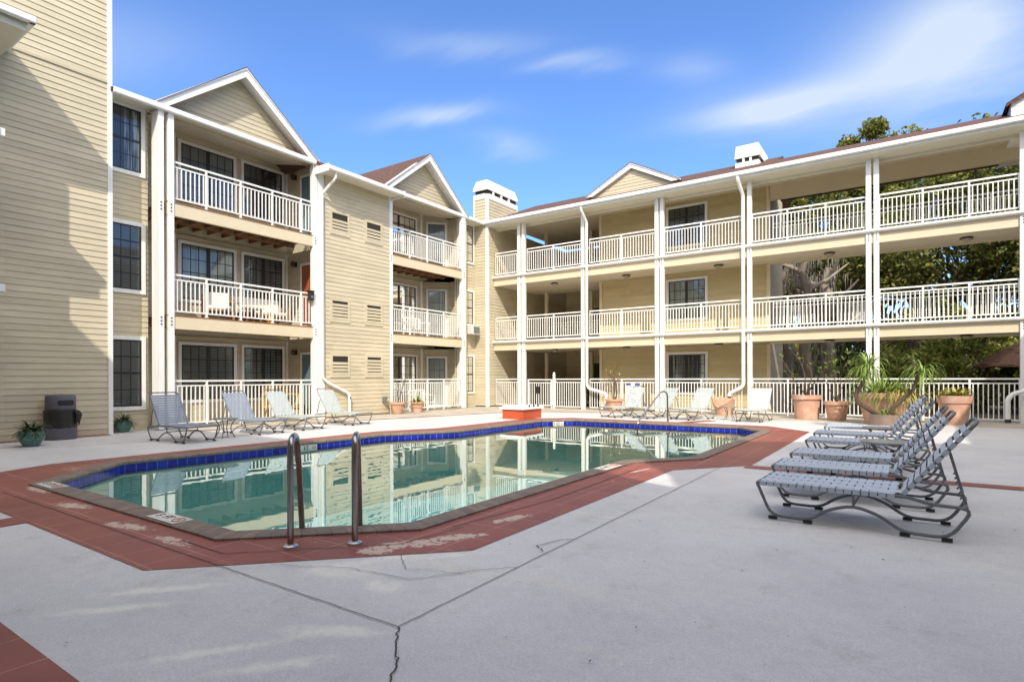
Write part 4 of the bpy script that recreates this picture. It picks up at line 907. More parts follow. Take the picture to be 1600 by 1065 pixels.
# ------------------------------------------------------------------ loungers
def make_lounger(strap, tube, back=52, grp='strap loungers around the pool'):
    """local: foot end at x=0, head towards +x, width along y"""
    t = proto('sun_lounger', 'x', 'sun lounger', grp)
    W = .31; hx, hz = 1.08, .30; bl = .80; ba = R(back); ux, uz = math.cos(ba), math.sin(ba)
    for s in (-1, 1):
        y = W * s; b = MB()
        side = [(0, y, .315), (.12, y, .03), (.43, y, .03), (.57, y, .14), (.76, y, .20), (.95, y, .14), (1.10, y, .03), (1.40, y, .03), (1.55, y, .27), (1.28, y, .275), (1.14, y, .315), (0, y, .315)]
        b.tube(fillet(side, .09, 4), .0135, 8); b.tube([(.76, y, .20), (.76, y, .31)], .010, 6)
        b.build('side_frame', tube, t, True)
        for x in (.135, .415, 1.115, 1.385):
            b = MB(); b.box(x - .035, x + .035, y - .016, y + .016, .004, .028); b.build('foot', 'cap', t)
    b = MB(); b.tube([(.005, -W, .315), (.005, W, .315)], .0135, 8); b.tube([(1.10, -W, .312), (1.10, W, .312)], .012, 8); b.tube([(1.505, -W, .268), (1.505, W, .268)], .0135, 8); b.tube([(.76, -W, .20), (.76, W, .20)], .009, 6)
    b.build('cross_bars', tube, t, True)
    B = lambda q, y, o=0: (hx + ux * q - uz * o, y, hz + uz * q + ux * o)
    b = MB(); b.tube(fillet([B(0, -W + .025), B(bl, -W + .025), B(bl, W - .025), B(0, W - .025)], .07, 5), .0135, 8); b.build('back_frame', tube, t, True)
    b = MB()
    for s in (-1, 1):
        b.tube([B(.50, s * (W - .04), -.02), (1.50, s * (W - .04), .30)], .010, 6)
        for q in range(4): c = Vector(B(.50, s * (W - .04), -.02)).lerp(Vector((1.50, s * (W - .04), .30)), .55 + q * .1); b.tube([c, c + Vector((-.02, 0, -.025))], .007, 5)
    b.tube([B(.50, -W + .04, -.02), B(.50, W - .04, -.02)], .010, 6)
    b.build('back_support', tube, t, True)
    b = MB(); n = 17
    def strapb(P, i):
        # flat band wrapped round both rails
        pass
    for i in range(n):
        x = .03 + i * (1.03 / n)
        for z0, z1 in ((.329, .332), (.297, .300)):
            if z0 < .31: b.box(x, x + .05, -W - .016, -W + .03, z0, z1); b.box(x, x + .05, W - .03, W + .016, z0, z1)
            else: b.box(x, x + .05, -W - .016, W + .016, z0, z1)
        for s in (-1, 1): b.box(x, x + .05, min(s * (W + .0145), s * (W + .021)), max(s * (W + .0145), s * (W + .021)), .294, .335)
    if strap == 'strap':
        for y in (-.20, 0, .20): b.box(.02, 1.06, y - .05, y + .05, .3305, .3335)
    b.build('seat_straps', strap, t)
    b = MB(); n = 10 if strap == 'strap' else 12
    for i in range(n):
        q = .04 + i * (.70 / n); w = W - .025 + .016
        p = [B(q, -w, .016), B(q, w, .016), B(q + .05, w, .016), B(q + .05, -w, .016), B(q, -w, .019), B(q, w, .019), B(q + .05, w, .019), B(q + .05, -w, .019)]
        b.add(p, [(3, 2, 1, 0), (4, 5, 6, 7), (0, 1, 5, 4), (1, 2, 6, 5), (2, 3, 7, 6), (3, 0, 4, 7)])
        for s in (-1, 1): b.add([B(q, s * w, -.016), B(q + .05, s * w, -.016), B(q + .05, s * w, .0165), B(q, s * w, .0165), B(q, s * (w - .03), -.016), B(q + .05, s * (w - .03), -.016)], [(0, 1, 2, 3), (0, 4, 5, 1)])
    if strap == 'none':
        for y in (-.2, .0, .2):
            p = [B(q, yy, o) for o in (.0175, .0205) for q, yy in ((.05, y - .06), (.05, y + .06), (.72, y + .06), (.72, y - .06))]; b.add(p, [(3, 2, 1, 0), (4, 5, 6, 7), (0, 1, 5, 4), (1, 2, 6, 5), (2, 3, 7, 6), (3, 0, 4, 7)])
    b.build('back_straps', strap, t)
    return t
L1 = make_lounger('strap', 'frame', 52, 'grey strap loungers in a row on the right')
ORD = ['nearest', 'second nearest', 'third', 'fourth', 'fifth', 'farthest']
RL = [(-1.12, 5.90, -.03, 'grey strap lounger nearest the camera in the row on the right'), (-1.20, 7.02, -.01, 'second grey lounger from the camera in the row on the right'),
      (-1.20, 8.20, -.01, 'third grey lounger in the right row, just in front of the round side table'), (-1.26, 9.95, .0, 'fourth grey lounger in the right row, just behind the round side table'),
      (-1.31, 11.25, .02, 'fifth grey lounger in the right row, last but one from the planters'), (-1.31, 12.75, .03, 'sixth and farthest grey lounger in the right row, beside the low planter bowl')]
for i, (x, y, rz, lb) in enumerate(RL): place(L1, i == 0, (x, y, .004), rz, lb)
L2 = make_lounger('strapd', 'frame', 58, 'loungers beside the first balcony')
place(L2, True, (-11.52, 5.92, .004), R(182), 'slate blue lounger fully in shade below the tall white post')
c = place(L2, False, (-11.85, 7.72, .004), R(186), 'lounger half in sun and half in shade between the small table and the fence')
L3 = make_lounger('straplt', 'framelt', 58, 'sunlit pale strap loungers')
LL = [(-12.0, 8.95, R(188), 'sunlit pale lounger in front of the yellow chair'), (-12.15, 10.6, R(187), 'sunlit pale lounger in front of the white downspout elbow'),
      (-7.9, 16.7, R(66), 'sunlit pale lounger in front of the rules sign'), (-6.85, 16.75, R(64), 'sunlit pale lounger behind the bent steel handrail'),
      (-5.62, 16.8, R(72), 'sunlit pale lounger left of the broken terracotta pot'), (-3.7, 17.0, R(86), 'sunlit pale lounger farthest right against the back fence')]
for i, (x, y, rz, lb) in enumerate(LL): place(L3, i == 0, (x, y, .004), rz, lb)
def side_table(loc, r, h, top, leg, label, glass=False):
    t = thing('side_table', label, 'side table', loc, 'low side tables between the loungers')
    x, y, z = loc; b = MB(); b.lathe([(r, h - .02), (r + .008, h - .012), (r + .008, h), (r - .01, h + .006)], (x, y, 0), 28); b.build('table_top', top, t, True)
    for q in range(4):
        a = math.pi / 4 + q * math.pi / 2; c, s = math.cos(a), math.sin(a); b = MB()
        b.tube(fillet([(x + c * r * .8, y + s * r * .8, h - .02), (x + c * r * .35, y + s * r * .35, h * .5), (x + c * r * .8, y + s * r * .8, .005)], .12, 5), .011, 7); b.build('leg', leg, t, True)
side_table((-.22, 9.1, 0), .30, .42, 'tabletop', 'frame', 'round side table between the third and fourth grey loungers')
side_table((-.42, 12.05, 0), .24, .38, 'tabletop', 'frame', 'small round table between the two farthest grey loungers')
side_table((-12.15, 6.72, 0), .25, .42, 'tabletop', 'frame', 'small dark side table between the shaded and half-shaded loungers')
side_table((-4.35, 17.75, 0), .22, .4, 'tabletop', 'framelt', 'small pale side table beside the broken terracotta pot')

# ------------------------------------------------------------------ bin, spa box
t = thing('trash_can', 'charcoal round litter bin with a black bag against the shaded wall', 'litter bin', (-14.82, 4.62, 0))
x, y = -14.82, 4.62
b = MB(); b.lathe([(.27, 0), (.285, .02), (.275, .60), (.25, .62), (.265, .64), (.265, .90), (.255, .93), (.02, .95)], (x, y, 0), 32); b.build('body', 'bin', t, True)
b = MB(); rd = random.Random(3)
for i in range(1):
    prof = [(.279, .24), (.289, .27), (.287, .40), (.296, .50), (.288, .58), (.30, .61), (.27, .63)]
    b.lathe(prof, (x, y, 0), 32)
b.v = [(p[0] + rd.uniform(-.006, .006), p[1] + rd.uniform(-.006, .006), p[2] + rd.uniform(-.006, .006)) for p in b.v]
b.build('bin_bag', 'bag', t, True)
b = MB()
for q in range(7):
    a = R(35) + q * .07; r0 = .30 + rd.uniform(0, .03); b.tube([(x + math.cos(a) * r0, y + math.sin(a) * r0, .60), (x + math.cos(a) * (r0 + .03), y + math.sin(a) * (r0 + .04), .52), (x + math.cos(a) * r0, y + math.sin(a) * r0, .34 + rd.uniform(-.05, .05))], [.012, .02, .006], 6)
b.build('bag_knot', 'bag', t, True)
b = MB(); pts = []; nn = 20
for j in range(nn + 1):   # stadium-shaped opening following the drum
    u = -.165 + .33 * j / nn; q = max(0, abs(u) - .11); zz = math.sqrt(max(0, .055 ** 2 - q * q)); an = R(6) + u / .266
    for s in (-1, 1): pts.append((x + math.cos(an) * .2672, y + math.sin(an) * .2672, .775 + s * zz))
b.add(pts, [(2 * j, 2 * j + 2, 2 * j + 3, 2 * j + 1) for j in range(nn)]); pts = []
for j in range(0):   # stadium-shaped opening following the drum
    a = 2 * math.pi * j / 24; u = .11 * (1 if math.cos(a) > 0 else -1) + .055 * math.cos(a); zz = .055 * math.sin(a); an = R(-5) + u / .266
    pts.append((x + math.cos(an) * .2675, y + math.sin(an) * .2675, .775 + zz))
b.build('opening', 'cap', t)
t = thing('spa_box', 'orange-red painted box with a white overhanging lid at the far pool corner', 'equipment box', (-10, 15.1, 0))
b = MB(); b.box(-10.4, -9.62, 14.6, 15.65, 0, .30); b.build('base', 'orange', t)
b = MB(); b.box(-10.46, -9.56, 14.54, 15.71, .30, .37); b.box(-10.40, -9.62, 14.6, 15.65, .37, .40); b.build('lid', 'lid', t)
b = MB()
for q in (14.9, 15.15, 15.4): b.lathe([(.03, .37), (.03, .42), (.018, .44)], (-9.59, q, 0), 8)
b.build('knobs', 'cap', t)

# ------------------------------------------------------------------ pots and plants
def pot_mesh(b, c, r, h, rim=.04, waist=None):
    x, y, z = c; w = waist or r * .68
    b.lathe([(w, 0), (w + .01, .01), (r * .93, h * .80), (r * .93, h * .82), (r + rim * .4, h * .83), (r + rim * .5, h), (r - rim * .4, h), (r - rim, h * .86), (.02, h * .84)], (x, y, z), 28)
def blades(b, c, n, ln, w, up=(.2, 1.3), droop=.6, seed=1, seg=5, rad=.05):
    rd = random.Random(seed); c = Vector(c)
    for i in range(n):
        a = rd.uniform(0, 2 * math.pi); e = rd.uniform(*up); l = ln * rd.uniform(.6, 1.15); d = Vector((math.cos(a), math.sin(a), 0)); s = Vector((-d.y, d.x, 0))
        p = c + d * rd.uniform(0, rad) + Vector((0, 0, rd.uniform(-.02, .03))); P = []; ww = w * rd.uniform(.7, 1.2)
        for k in range(seg + 1):
            t = k / seg; hw = ww * (1 - t ** 1.6) * (.55 + .9 * min(t * 3, 1)) * .5 + .0008
            P += [tuple(p - s * hw), tuple(p + s * hw)]
            p = p + (d * math.cos(e) + Vector((0, 0, math.sin(e)))) * l / seg; e -= droop * rd.uniform(.6, 1.4) / seg * (1 + t)
        b.add(P, [(2 * k, 2 * k + 1, 2 * k + 3, 2 * k + 2) for k in range(seg)])
def bare(b, c, h, n, seed, r=.014, lean=.25):
    rd = random.Random(seed); tips = []
    for i in range(n):
        p = Vector(c); a = rd.uniform(0, 6.3); d = Vector((math.cos(a) * lean, math.sin(a) * lean, 1)).normalized(); P = [p.copy()]
        for k in range(6):
            d = (d + Vector((rd.uniform(-.35, .35), rd.uniform(-.35, .35), .1))).normalized(); p = p + d * h / 6 * rd.uniform(.7, 1.2); P.append(p.copy())
            if k > 1 and rd.random() < .6:
                q = p.copy(); e = (d + Vector((rd.uniform(-.9, .9), rd.uniform(-.9, .9), .1))).normalized(); Q = [q.copy()]
                for _ in range(3): q = q + e * h / 11; e = (e + Vector((0, 0, .25))).normalized(); Q.append(q.copy())
                b.tube(Q, [r * .5, r * .42, r * .34, r * .2], 5); tips.append(q)
        b.tube(P, [r * (1 - .11 * j) for j in range(7)], 6); tips.append(p)
    return tips
def potted(label, loc, r, h, potm, leafm, n, ln, w, group=None, cat='potted plant', waist=None, **k):
    t = thing('potted_plant', label, cat, loc, group)
    b = MB(); pot_mesh(b, loc, r, h, .03 if r < .25 else .05, waist); b.build('pot', potm, t, True)
    b = MB(); b.lathe([(r - .035, h * .862), (.01, h * .87)], loc, 20); b.build('soil', 'soil', t)
    b = MB(); blades(b, (loc[0], loc[1], loc[2] + h * .86), n, ln, w, **k); b.build('leaves', leafm, t)
    return t
def glazed(label, loc, s, seed):
    t = thing('potted_plant', label, 'potted plant', loc, 'green glazed pots against the shaded wall')
    x, y, z = loc; b = MB(); b.lathe([(.11 * s, 0), (.12 * s, .01), (.20 * s, .13 * s), (.215 * s, .20 * s), (.19 * s, .27 * s), (.20 * s, .29 * s), (.175 * s, .29 * s), (.16 * s, .25 * s), (.01, .24 * s)], loc, 28); b.build('pot', 'glazed', t, True)
    b = MB(); blades(b, (x, y, .25 * s), 150, .36 * s, .03, (-.1, 1.35), 1.1, seed, 5, .09 * s); b.build('leaves', 'leafd', t)
glazed('spiky plant in a rounded green glazed pot left of the litter bin', (-13.72, 3.82, 0), 1.0, 4)
glazed('spiky plant in a green glazed pot in the corner right of the tall wall', (-15.45, 6.05, 0), .9, 5)
t = potted('pale terracotta pot with bare stems at the foot of the vent wall corner', (-14.85, 14.45, 0), .26, .42, 'terracotta2', 'leafd', 6, .15, .015, seed=3, waist=.16)
b = MB(); bare(b, (-14.85, 14.45, .36), 1.0, 4, 21, .012, .2); b.build('stems', 'bark', t)
b = MB(); pot_mesh(b, (0, 0, 0), .22, .34, .04)
t = thing('potted_plant', 'bright orange terracotta pot of lime leaves in front of the second patio fence', 'potted plant', (-14.85, 15.45, 0))
b = MB(); b.lathe([(.16, 0), (.19, .18), (.19, .19), (.215, .20), (.22, .25), (.20, .26), (.23, .33), (.245, .34), (.245, .40), (.21, .40), (.19, .34), (.01, .33)], (-14.85, 15.45, 0), 28); b.build('pot', 'orangepot' if 'orangepot' in M else 'terracotta', t, True)
b = MB(); blades(b, (-14.85, 15.45, .36), 46, .34, .05, (.3, 1.4), .8, 9, 5, .12); b.build('leaves', 'leafl', t)
b = MB(); blades(b, (-14.85, 15.45, .36), 16, .3, .05, (.1, 1.2), .9, 10, 5, .12); b.build('dry_leaves', 'leafy', t)
t = potted('pink terracotta pot with a thin twisted plant behind the back downspout', (-9.12, 20.1, 0), .33, .46, 'terracotta2', 'leafy', 5, .12, .02, seed=7, waist=.22)
b = MB(); tips = bare(b, (-9.12, 20.1, .38), 1.35, 2, 33, .03, .25); b.build('stems', 'bark', t)
b = MB()
for i, p in enumerate(tips): blades(b, p, 7, .16, .03, (.1, 1.3), .6, 40 + i, 4, .02)
b.build('twig_leaves', 'leafy', t)
t = thing('broken_pot', 'broken terracotta pot standing between the pale loungers and the downspout', 'flower pot', (-5.25, 19.9, 0))
b = MB(); x, y = -5.05, 19.9; n = 24; P = []; F = []
for k, (r, z) in enumerate([(.24, 0), (.29, .25), (.35, .52), (.37, .60)]):
    for j in range(n):
        a = 2 * math.pi * j / n; zz = z * (1 - (.45 * max(0, math.cos(a - R(250))) ** 2 if k >= 2 else 0)) - (.1 * (j % 3) * .4 if k == 3 else 0); P.append((x + r * math.cos(a), y + r * math.sin(a), zz))
for k in range(3):
    for j in range(n): F.append((k * n + j, k * n + (j + 1) % n, (k + 1) * n + (j + 1) % n, (k + 1) * n + j))
F.append(tuple(range(n - 1, -1, -1))); b.add(P, F); o = b.build('pot', 'terracotta2', t); s_ = o.modifiers.new('wall', 'SOLIDIFY'); s_.thickness = .03
t = potted('large rimmed terracotta pot with a bare branching shrub near the walkway corner', (-2.5, 19.4, 0), .39, .73, 'terracotta', 'leafd', 8, .2, .02, seed=11, waist=.32)
b = MB(); tips = bare(b, (-2.5, 19.4, .68), 1.35, 5, 52, .022, .45); b.build('stems', 'bark', t)
b = MB()
for i, p in enumerate(tips):
    if i % 2 == 0: blades(b, p, 6, .17, .03, (.1, 1.2), .7, 60 + i, 4, .02)
b.build('twig_leaves', 'leafl', t)
t = potted('smaller pale terracotta pot with a spindly leafy shrub', (-1.68, 19.15, 0), .33, .56, 'terracotta2', 'leafd', 5, .15, .02, seed=12, waist=.22)
b = MB(); tips = bare(b, (-1.68, 19.15, .48), 1.25, 4, 61, .016, .5); b.build('stems', 'bark', t)
b = MB()
for i, p in enumerate(tips): blades(b, p, 9, .24, .03, (.2, 1.2), .8, 70 + i, 4, .02)
b.build('twig_leaves', 'leafl', t)
# ponytail palm in a low bowl
t = thing('ponytail_palm', 'ponytail palm with two crooked trunks in a low round bowl', 'potted plant', (-.42, 16.4, 0))
b = MB(); b.lathe([(.31, 0), (.335, .05), (.35, .36), (.36, .38), (.33, .38), (.31, .33), (.01, .32)], (-.42, 16.4, 0), 28); b.build('bowl', 'bowl', t, True)
b = MB(); b.lathe([(.31, .34), (.01, .35)], (-.42, 16.4, 0), 20); b.build('soil', 'soil', t)
T1 = [(-.50, 16.4, .30), (-.74, 16.3, .48), (-.98, 16.2, .66), (-1.02, 16.2, .86), (-.90, 16.25, 1.08), (-.80, 16.3, 1.28), (-.76, 16.3, 1.50)]
T2 = [(-.36, 16.4, .30), (-.26, 16.45, .55), (-.10, 16.5, .72), (.12, 16.5, .95), (.20, 16.5, 1.20), (.18, 16.5, 1.45), (.08, 16.5, 1.72)]
b = MB(); b.tube(T1, [.06, .055, .055, .05, .045, .04, .03], 10); b.build('trunk', 'bark', t, True)
b = MB(); b.tube(T2, [.07, .05, .05, .045, .04, .035, .02], 10); b.build('trunk', 'bark', t, True)
b = MB(); blades(b, T1[-1], 90, .85, .022, (-.3, 1.5), 2.0, 80, 7, .05); blades(b, T1[-2], 50, .7, .02, (-.3, .9), 1.8, 81, 7, .05); b.build('leaf_tuft', 'leafl', t)
b = MB(); blades(b, (.30, 16.5, 1.35), 95, .72, .02, (-.2, 1.4), 2.1, 82, 7, .08); blades(b, T2[-1], 14, .4, .02, (.1, 1.3), 1.5, 83, 6, .03); b.build('leaf_tuft', 'leafl', t)
b = MB(); blades(b, (-.42, 16.4, .34), 60, .35, .02, (.2, 1.4), 1.4, 84, 6, .2); b.build('undergrowth', 'leafl', t)
t = potted('wide terracotta pot overflowing with bright grassy leaves behind the ponytail palm', (-.52, 18.4, 0), .62, .85, 'terracotta', 'leafl', 330, .85, .035, seed=90, up=(.1, 1.45), droop=1.3, rad=.45, waist=.42)
b = MB(); blades(b, (-.1, 18.2, .74), 150, 1.0, .02, (.0, 1.1), 2.4, 91, 7, .25); b.build('dry_leaves', 'leafy', t)
t = thing('broad_planter', 'broad rolled-rim terracotta planter of bromeliads near the right fence', 'potted plant', (1.05, 19.3, 0))
b = MB(); b.lathe([(.27, 0), (.35, .54), (.35, .56), (.38, .57), (.39, .63), (.40, .77), (.36, .77), (.33, .68), (.01, .66)], (1.05, 19.3, 0), 32); b.build('planter', 'terracotta', t, True)
b = MB(); b.lathe([(.34, .68), (.01, .70)], (1.05, 19.3, 0), 20); b.build('soil', 'soil', t)
b = MB(); rd = random.Random(5)
for i in range(9): blades(b, (1.05 + rd.uniform(-.24, .24), 19.3 + rd.uniform(-.2, .2), .69), 14, .34, .06, (.5, 1.4), .7, 100 + i, 4, .04)
b.build('bromeliads', 'leafy', t)
b = MB()
for i in range(7): blades(b, (1.05 + rd.uniform(-.24, .24), 19.3 + rd.uniform(-.2, .2), .69), 12, .3, .05, (.3, 1.3), .7, 120 + i, 4, .04)
b.build('green_leaves', 'leafl', t)

# ------------------------------------------------------------------ balcony things
def armchair(nm, label, loc, rz, wood, cush, wd=.7):
    t = proto(nm, label, 'chair'); b = MB()
    for sx in (-1, 1):
        for y in (-.3, .3): bb = MB(); bb.box(sx * wd / 2 - .025, sx * wd / 2 + .025, y - .025, y + .025, 0, .58 if y < 0 else .78); bb.build('leg', wood, t)
        b.box(sx * wd / 2 - .035, sx * wd / 2 + .035, -.34, .32, .581, .61)
    b.box(-wd / 2, wd / 2, -.3, .3, .28, .32)
    for i in range(6): b.box(-wd / 2 + .05 + i * (wd - .1) / 5 - .02, -wd / 2 + .05 + i * (wd - .1) / 5 + .02, .285, .305, .32, .76)
    b.box(-wd / 2, wd / 2, .27, .32, .75, .80); b.build('frame', wood, t)
    if cush:
        b = MB(); b.box(-wd / 2 + .03, wd / 2 - .03, -.3, .22, .322, .43); o = b.build('seat_cushion', cush, t); m = o.modifiers.new('b', 'BEVEL'); m.width = .03; m.segments = 2
        b = MB(); b.prof([(.14, .43), (.28, .43), (.30, .86), (.20, .86)], -wd / 2 + .03, wd / 2 - .03); o = b.build('back_cushion', cush, t); m = o.modifiers.new('b', 'BEVEL'); m.width = .03; m.segments = 2
    t.location = loc; t.rotation_euler.z = rz; t['label'] = label
    return t
armchair('balcony_armchair', 'teak armchair with cream cushions on the middle balcony', (-16.1, 8.7, Z2 + .003), R(70), 'teak', 'cushion')
armchair('balcony_bench', 'long teak bench with a cream seat on the middle balcony, right of the armchair', (-16.3, 10.1, Z2 + .003), R(85), 'teak', 'cushion', 1.5)
t = thing('balcony_table', 'low teak table between the seats on the middle balcony', 'table', (-15.75, 9.5, Z2 + .003)); b = MB(); b.box(-16.0, -15.5, 9.2, 9.75, Z2 + .40, Z2 + .45); b.build('table_top', 'cushion', t)
for sx in (-15.96, -15.58):
    for sy in (9.24, 9.67): b = MB(); b.box(sx, sx + .04, sy, sy + .04, Z2 + .003, Z2 + .40); b.build('leg', 'teak', t)
t = thing('yellow_pot', 'small yellow pot behind the middle balcony railing', 'flower pot', (-15.5, 9.95, Z2 + .003)); b = MB(); pot_mesh(b, (-15.5, 9.95, Z2 + .003), .13, .28); b.build('pot', 'yellow', t, True); b = MB(); blades(b, (-15.5, 9.95, Z2 + .24), 14, .14, .03, seed=5); b.build('leaves', 'leafd', t)
armchair('patio_chair', 'yellow slatted chair behind the ground floor patio fence', (-16.1, 10.7, .003), R(95), 'yellow', None, .75).scale = (1.1, 1.1, 1.3)
t = thing('bird_feeder', 'small black box clipped to the middle balcony railing', 'box', (-15.2, 11.12, 3.7)); b = MB(); b.box(-15.25, -15.12, 11.05, 11.19, 3.68, 3.95); b.box(-15.27, -15.10, 11.03, 11.21, 3.95, 3.98); o = b.build('case', 'ink', t)
b = MB(); b.box(-15.12, -15.115, 11.08, 11.16, 3.75, 3.82); b.build('slot', 'acgrille', t)
armchair('folding_chair', 'white slatted chair behind the second ground floor patio fence', (-16.0, 16.9, .003), R(85), 'rail', None, .8)
armchair('folding_chair', 'white slatted chair on the middle balcony above the orange pot', (-16.0, 16.6, Z2 + .003), R(85), 'rail', None, .8)

# ------------------------------------------------------------------ trees
def tree(nm, label, x, y, h, cr, nleaf, leafm, seed, trunk=.28, base=.35, ls=.16, bark='bark', cat='tree', group='trees beyond the walkway building', flat=.7, clumps=26, spread=1.0, zb=-.12):
    rd = random.Random(seed); t = thing(nm, label, cat, (x, y, zb), group)
    b = MB(); c = Vector((x, y, zb)); top = Vector((x + rd.uniform(-.5, .5), y + rd.uniform(-.5, .5), h * .72)); P = [c]
    for k in range(1, 7): P.append(c.lerp(top, k / 6) + Vector((rd.uniform(-.22, .22), rd.uniform(-.22, .22), 0)))
    b.tube(P, [trunk * (1.25 if k == 0 else 1 - k * .13) for k in range(7)], 10)
    cl = []
    for i in range(clumps):
        a = rd.uniform(0, 6.283); zz = rd.uniform(base, 1.0); rr = cr * (rd.uniform(.15, 1) ** .6) * math.sqrt(max(.08, 1 - ((zz - (base + 1) / 2) / ((1 - base) / 2 + .05)) ** 2)) * spread
        q = Vector((x + math.cos(a) * rr, y + math.sin(a) * rr, zb + zz * h)); cl.append((q, rd.uniform(.45, 1.05) * cr * .36))
        s = P[min(6, max(1, int(zz * 5)))]
        m = s.lerp(q, .5) + Vector((rd.uniform(-.3, .3), rd.uniform(-.3, .3), -.15 * cr * .3))
        b.tube([s, m, q], [trunk * .32, trunk * .2, trunk * .06], 6)
    b.build('trunk', bark, t, True)
    b = MB(); V = []; F = []
    for i in range(nleaf):
        q, r = cl[rd.randrange(len(cl))]
        d = Vector((rd.gauss(0, 1), rd.gauss(0, 1), rd.gauss(0, flat))); d.normalize(); p = q + d * r * rd.uniform(.35, 1.12) ** .7
        a = Vector((rd.gauss(0, 1), rd.gauss(0, 1), rd.gauss(0, 1))).normalized(); e = a.cross(Vector((rd.gauss(0, 1), rd.gauss(0, 1), rd.gauss(0, .6)))).normalized(); s = ls * rd.uniform(.6, 1.5)
        k = len(V); V += [tuple(p - a * s), tuple(p + e * s * .55), tuple(p + a * s), tuple(p - e * s * .55)]; F.append((k, k + 1, k + 2, k + 3))
    b.v = V; b.f = F; b.build('crown', leafm, t)
    return t
tree('oak_tree', 'tall oak whose round tufts stand highest above the walkway roof', -2.1, 44, 17.5, 2.5, 16000, 'oak', 11, .35, .6, .12, clumps=40)
tree('oak_tree', 'dark oak filling the opening right of the double post', 7.4, 35, 12.4, 5.2, 30000, 'oak2', 12, .45, .16, .10, clumps=54)
tree('oak_tree', 'broad sunlit oak just under the upper roof beam at the right', 3.4, 38, 12.9, 4.6, 24000, 'oak', 13, .38, .5, .11, clumps=40)
tree('oak_tree', 'leaning dark trunked oak beside the gap of sky', -3.2, 33, 11.5, 3.6, 14000, 'oak2', 14, .33, .45, .11, clumps=24)
tree('oak_tree', 'small bright oak seen between the posts of the upper walkway', -4.4, 40, 13.4, 2.8, 14000, 'oak', 15, .3, .55, .11, clumps=26)
tree('oak_tree', 'slender oak between the two tallest crowns above the roofline', .3, 42, 15.2, 3.0, 13000, 'oak', 19, .3, .55, .11, clumps=24)
tree('oak_tree', 'far oak hazy behind the right hand wing', 15.5, 46, 11.5, 5, 18000, 'oak', 16, .4, .2, .17, clumps=34)
tree('oak_tree', 'distant oak mass low behind the pool fence', -1.5, 50, 9.0, 6, 20000, 'oak2', 17, .4, .05, .16, clumps=30)
for i, (x, y, h, lb) in enumerate([(-.2, 27.5, 2.3, 'bright shrub behind the fence left of the double post'), (2.0, 28.5, 3.2, 'tall bright shrub behind the bromeliad planter'), (4.0, 30.5, 2.6, 'shrub beside the thatched hut'), (.8, 31.0, 4.6, 'loose shrub higher behind the tall bright one')]):
    tree('shrub', lb, x, y, h, 1.5, 4200, 'bushl', 30 + i, .06, .08, .09, cat='shrub', group='shrubs behind the pool fence', clumps=20)
# moss-draped trunks just behind the walkway
def mossy(label, x, y, h, r, seed):
    rd = random.Random(seed); t = thing('mossy_tree', label, 'tree', (x, y, -.12), 'moss draped trunks behind the walkway'); b = MB(); P = [Vector((x, y, -.12))]
    for k in range(1, 9): P.append(Vector((x + rd.uniform(-.12, .12) * k * .5, y + rd.uniform(-.1, .1), -.12 + h * k / 8)))
    b.tube(P, [r * (1.3 - k * .09) for k in range(9)], 12)
    for k in (4, 5, 6, 7):
        for s in (0, 1):
            q = P[k] + Vector((rd.uniform(-1.6, 1.6), rd.uniform(-1.2, 1.2), rd.uniform(.5, 1.6))); b.tube([P[k], P[k].lerp(q, .5) + Vector((0, 0, -.1)), q], [r * .45, r * .3, r * .12], 7)
    b.build('trunk', 'barkg', t, True)
    b = MB(); V = []; F = []
    for i in range(800):
        k = rd.randrange(2, 9); p = P[k] + Vector((rd.gauss(0, .28), rd.gauss(0, .25), rd.uniform(-.6, .5))); l = rd.uniform(.2, .6); s = rd.uniform(.006, .02); a = rd.uniform(0, 3.14); e = Vector((math.cos(a), math.sin(a), 0)) * s
        j = len(V); V += [tuple(p - e), tuple(p + e), tuple(p + Vector((rd.uniform(-.05, .05), 0, -l)))]; F.append((j, j + 1, j + 2))
    b.v = V; b.f = F; b.build('moss', 'moss', t, kind='stuff')
mossy('thick mossy trunk left of the others behind the middle railing', -4.35, 27.0, 6.2, .26, 71)
mossy('mossy trunk in the middle of the cluster behind the railing', -3.5, 26.4, 6.6, .22, 72)
mossy("slimmer mossy trunk nearest the double post", -2.75, 27.6, 6.0, .24, 73)

# ------------------------------------------------------------------ building, hut and table behind
GB = thing('apartment_building', 'grey tan building half hidden behind the mossy trunks', 'building', (-8, 31, -.12))
b = MB(); b.box(-12, -5.6, 30, 38, -.12, 8.6); b.build('wall', 'siding', GB)
FG = ((0, 30, 0), (1, 0, 0), (0, -1, 0)); FG2 = ((-5.6, 0, 0), (0, 1, 0), (1, 0, 0))
b = MB(*FG); b.siding(-.1, 8.6, lambda z: (-12, -5.7)); b.frame(*FG2); b.siding(-.1, 8.6, lambda z: (30, 38)); b.build('wall_cladding', 'siding', GB)
b = MB(*FG); b.box(-5.75, -5.55, -.02, .06, -.1, 8.6); b.build('corner_board', 'white', GB)
b = MB(); b.add([(-5.1, 29.5, 8.5), (-12, 29.5, 8.5), (-12, 34, 10.6), (-5.1, 34, 10.6), (-12, 38.5, 8.5), (-5.1, 38.5, 8.5)], [(0, 3, 2, 1), (3, 5, 4, 2), (0, 5, 3)]); b.build('roof', 'shingle', GB)
b = MB(*FG); b.box(-8.1, -6.7, .01, .03, .2, 2.6); b.box(-8.1, -6.7, .01, .03, 3.1, 5.4); b.box(-8.1, -6.7, .01, .03, 6.0, 8.1); b.build('stair_opening', 'darkint', GB)
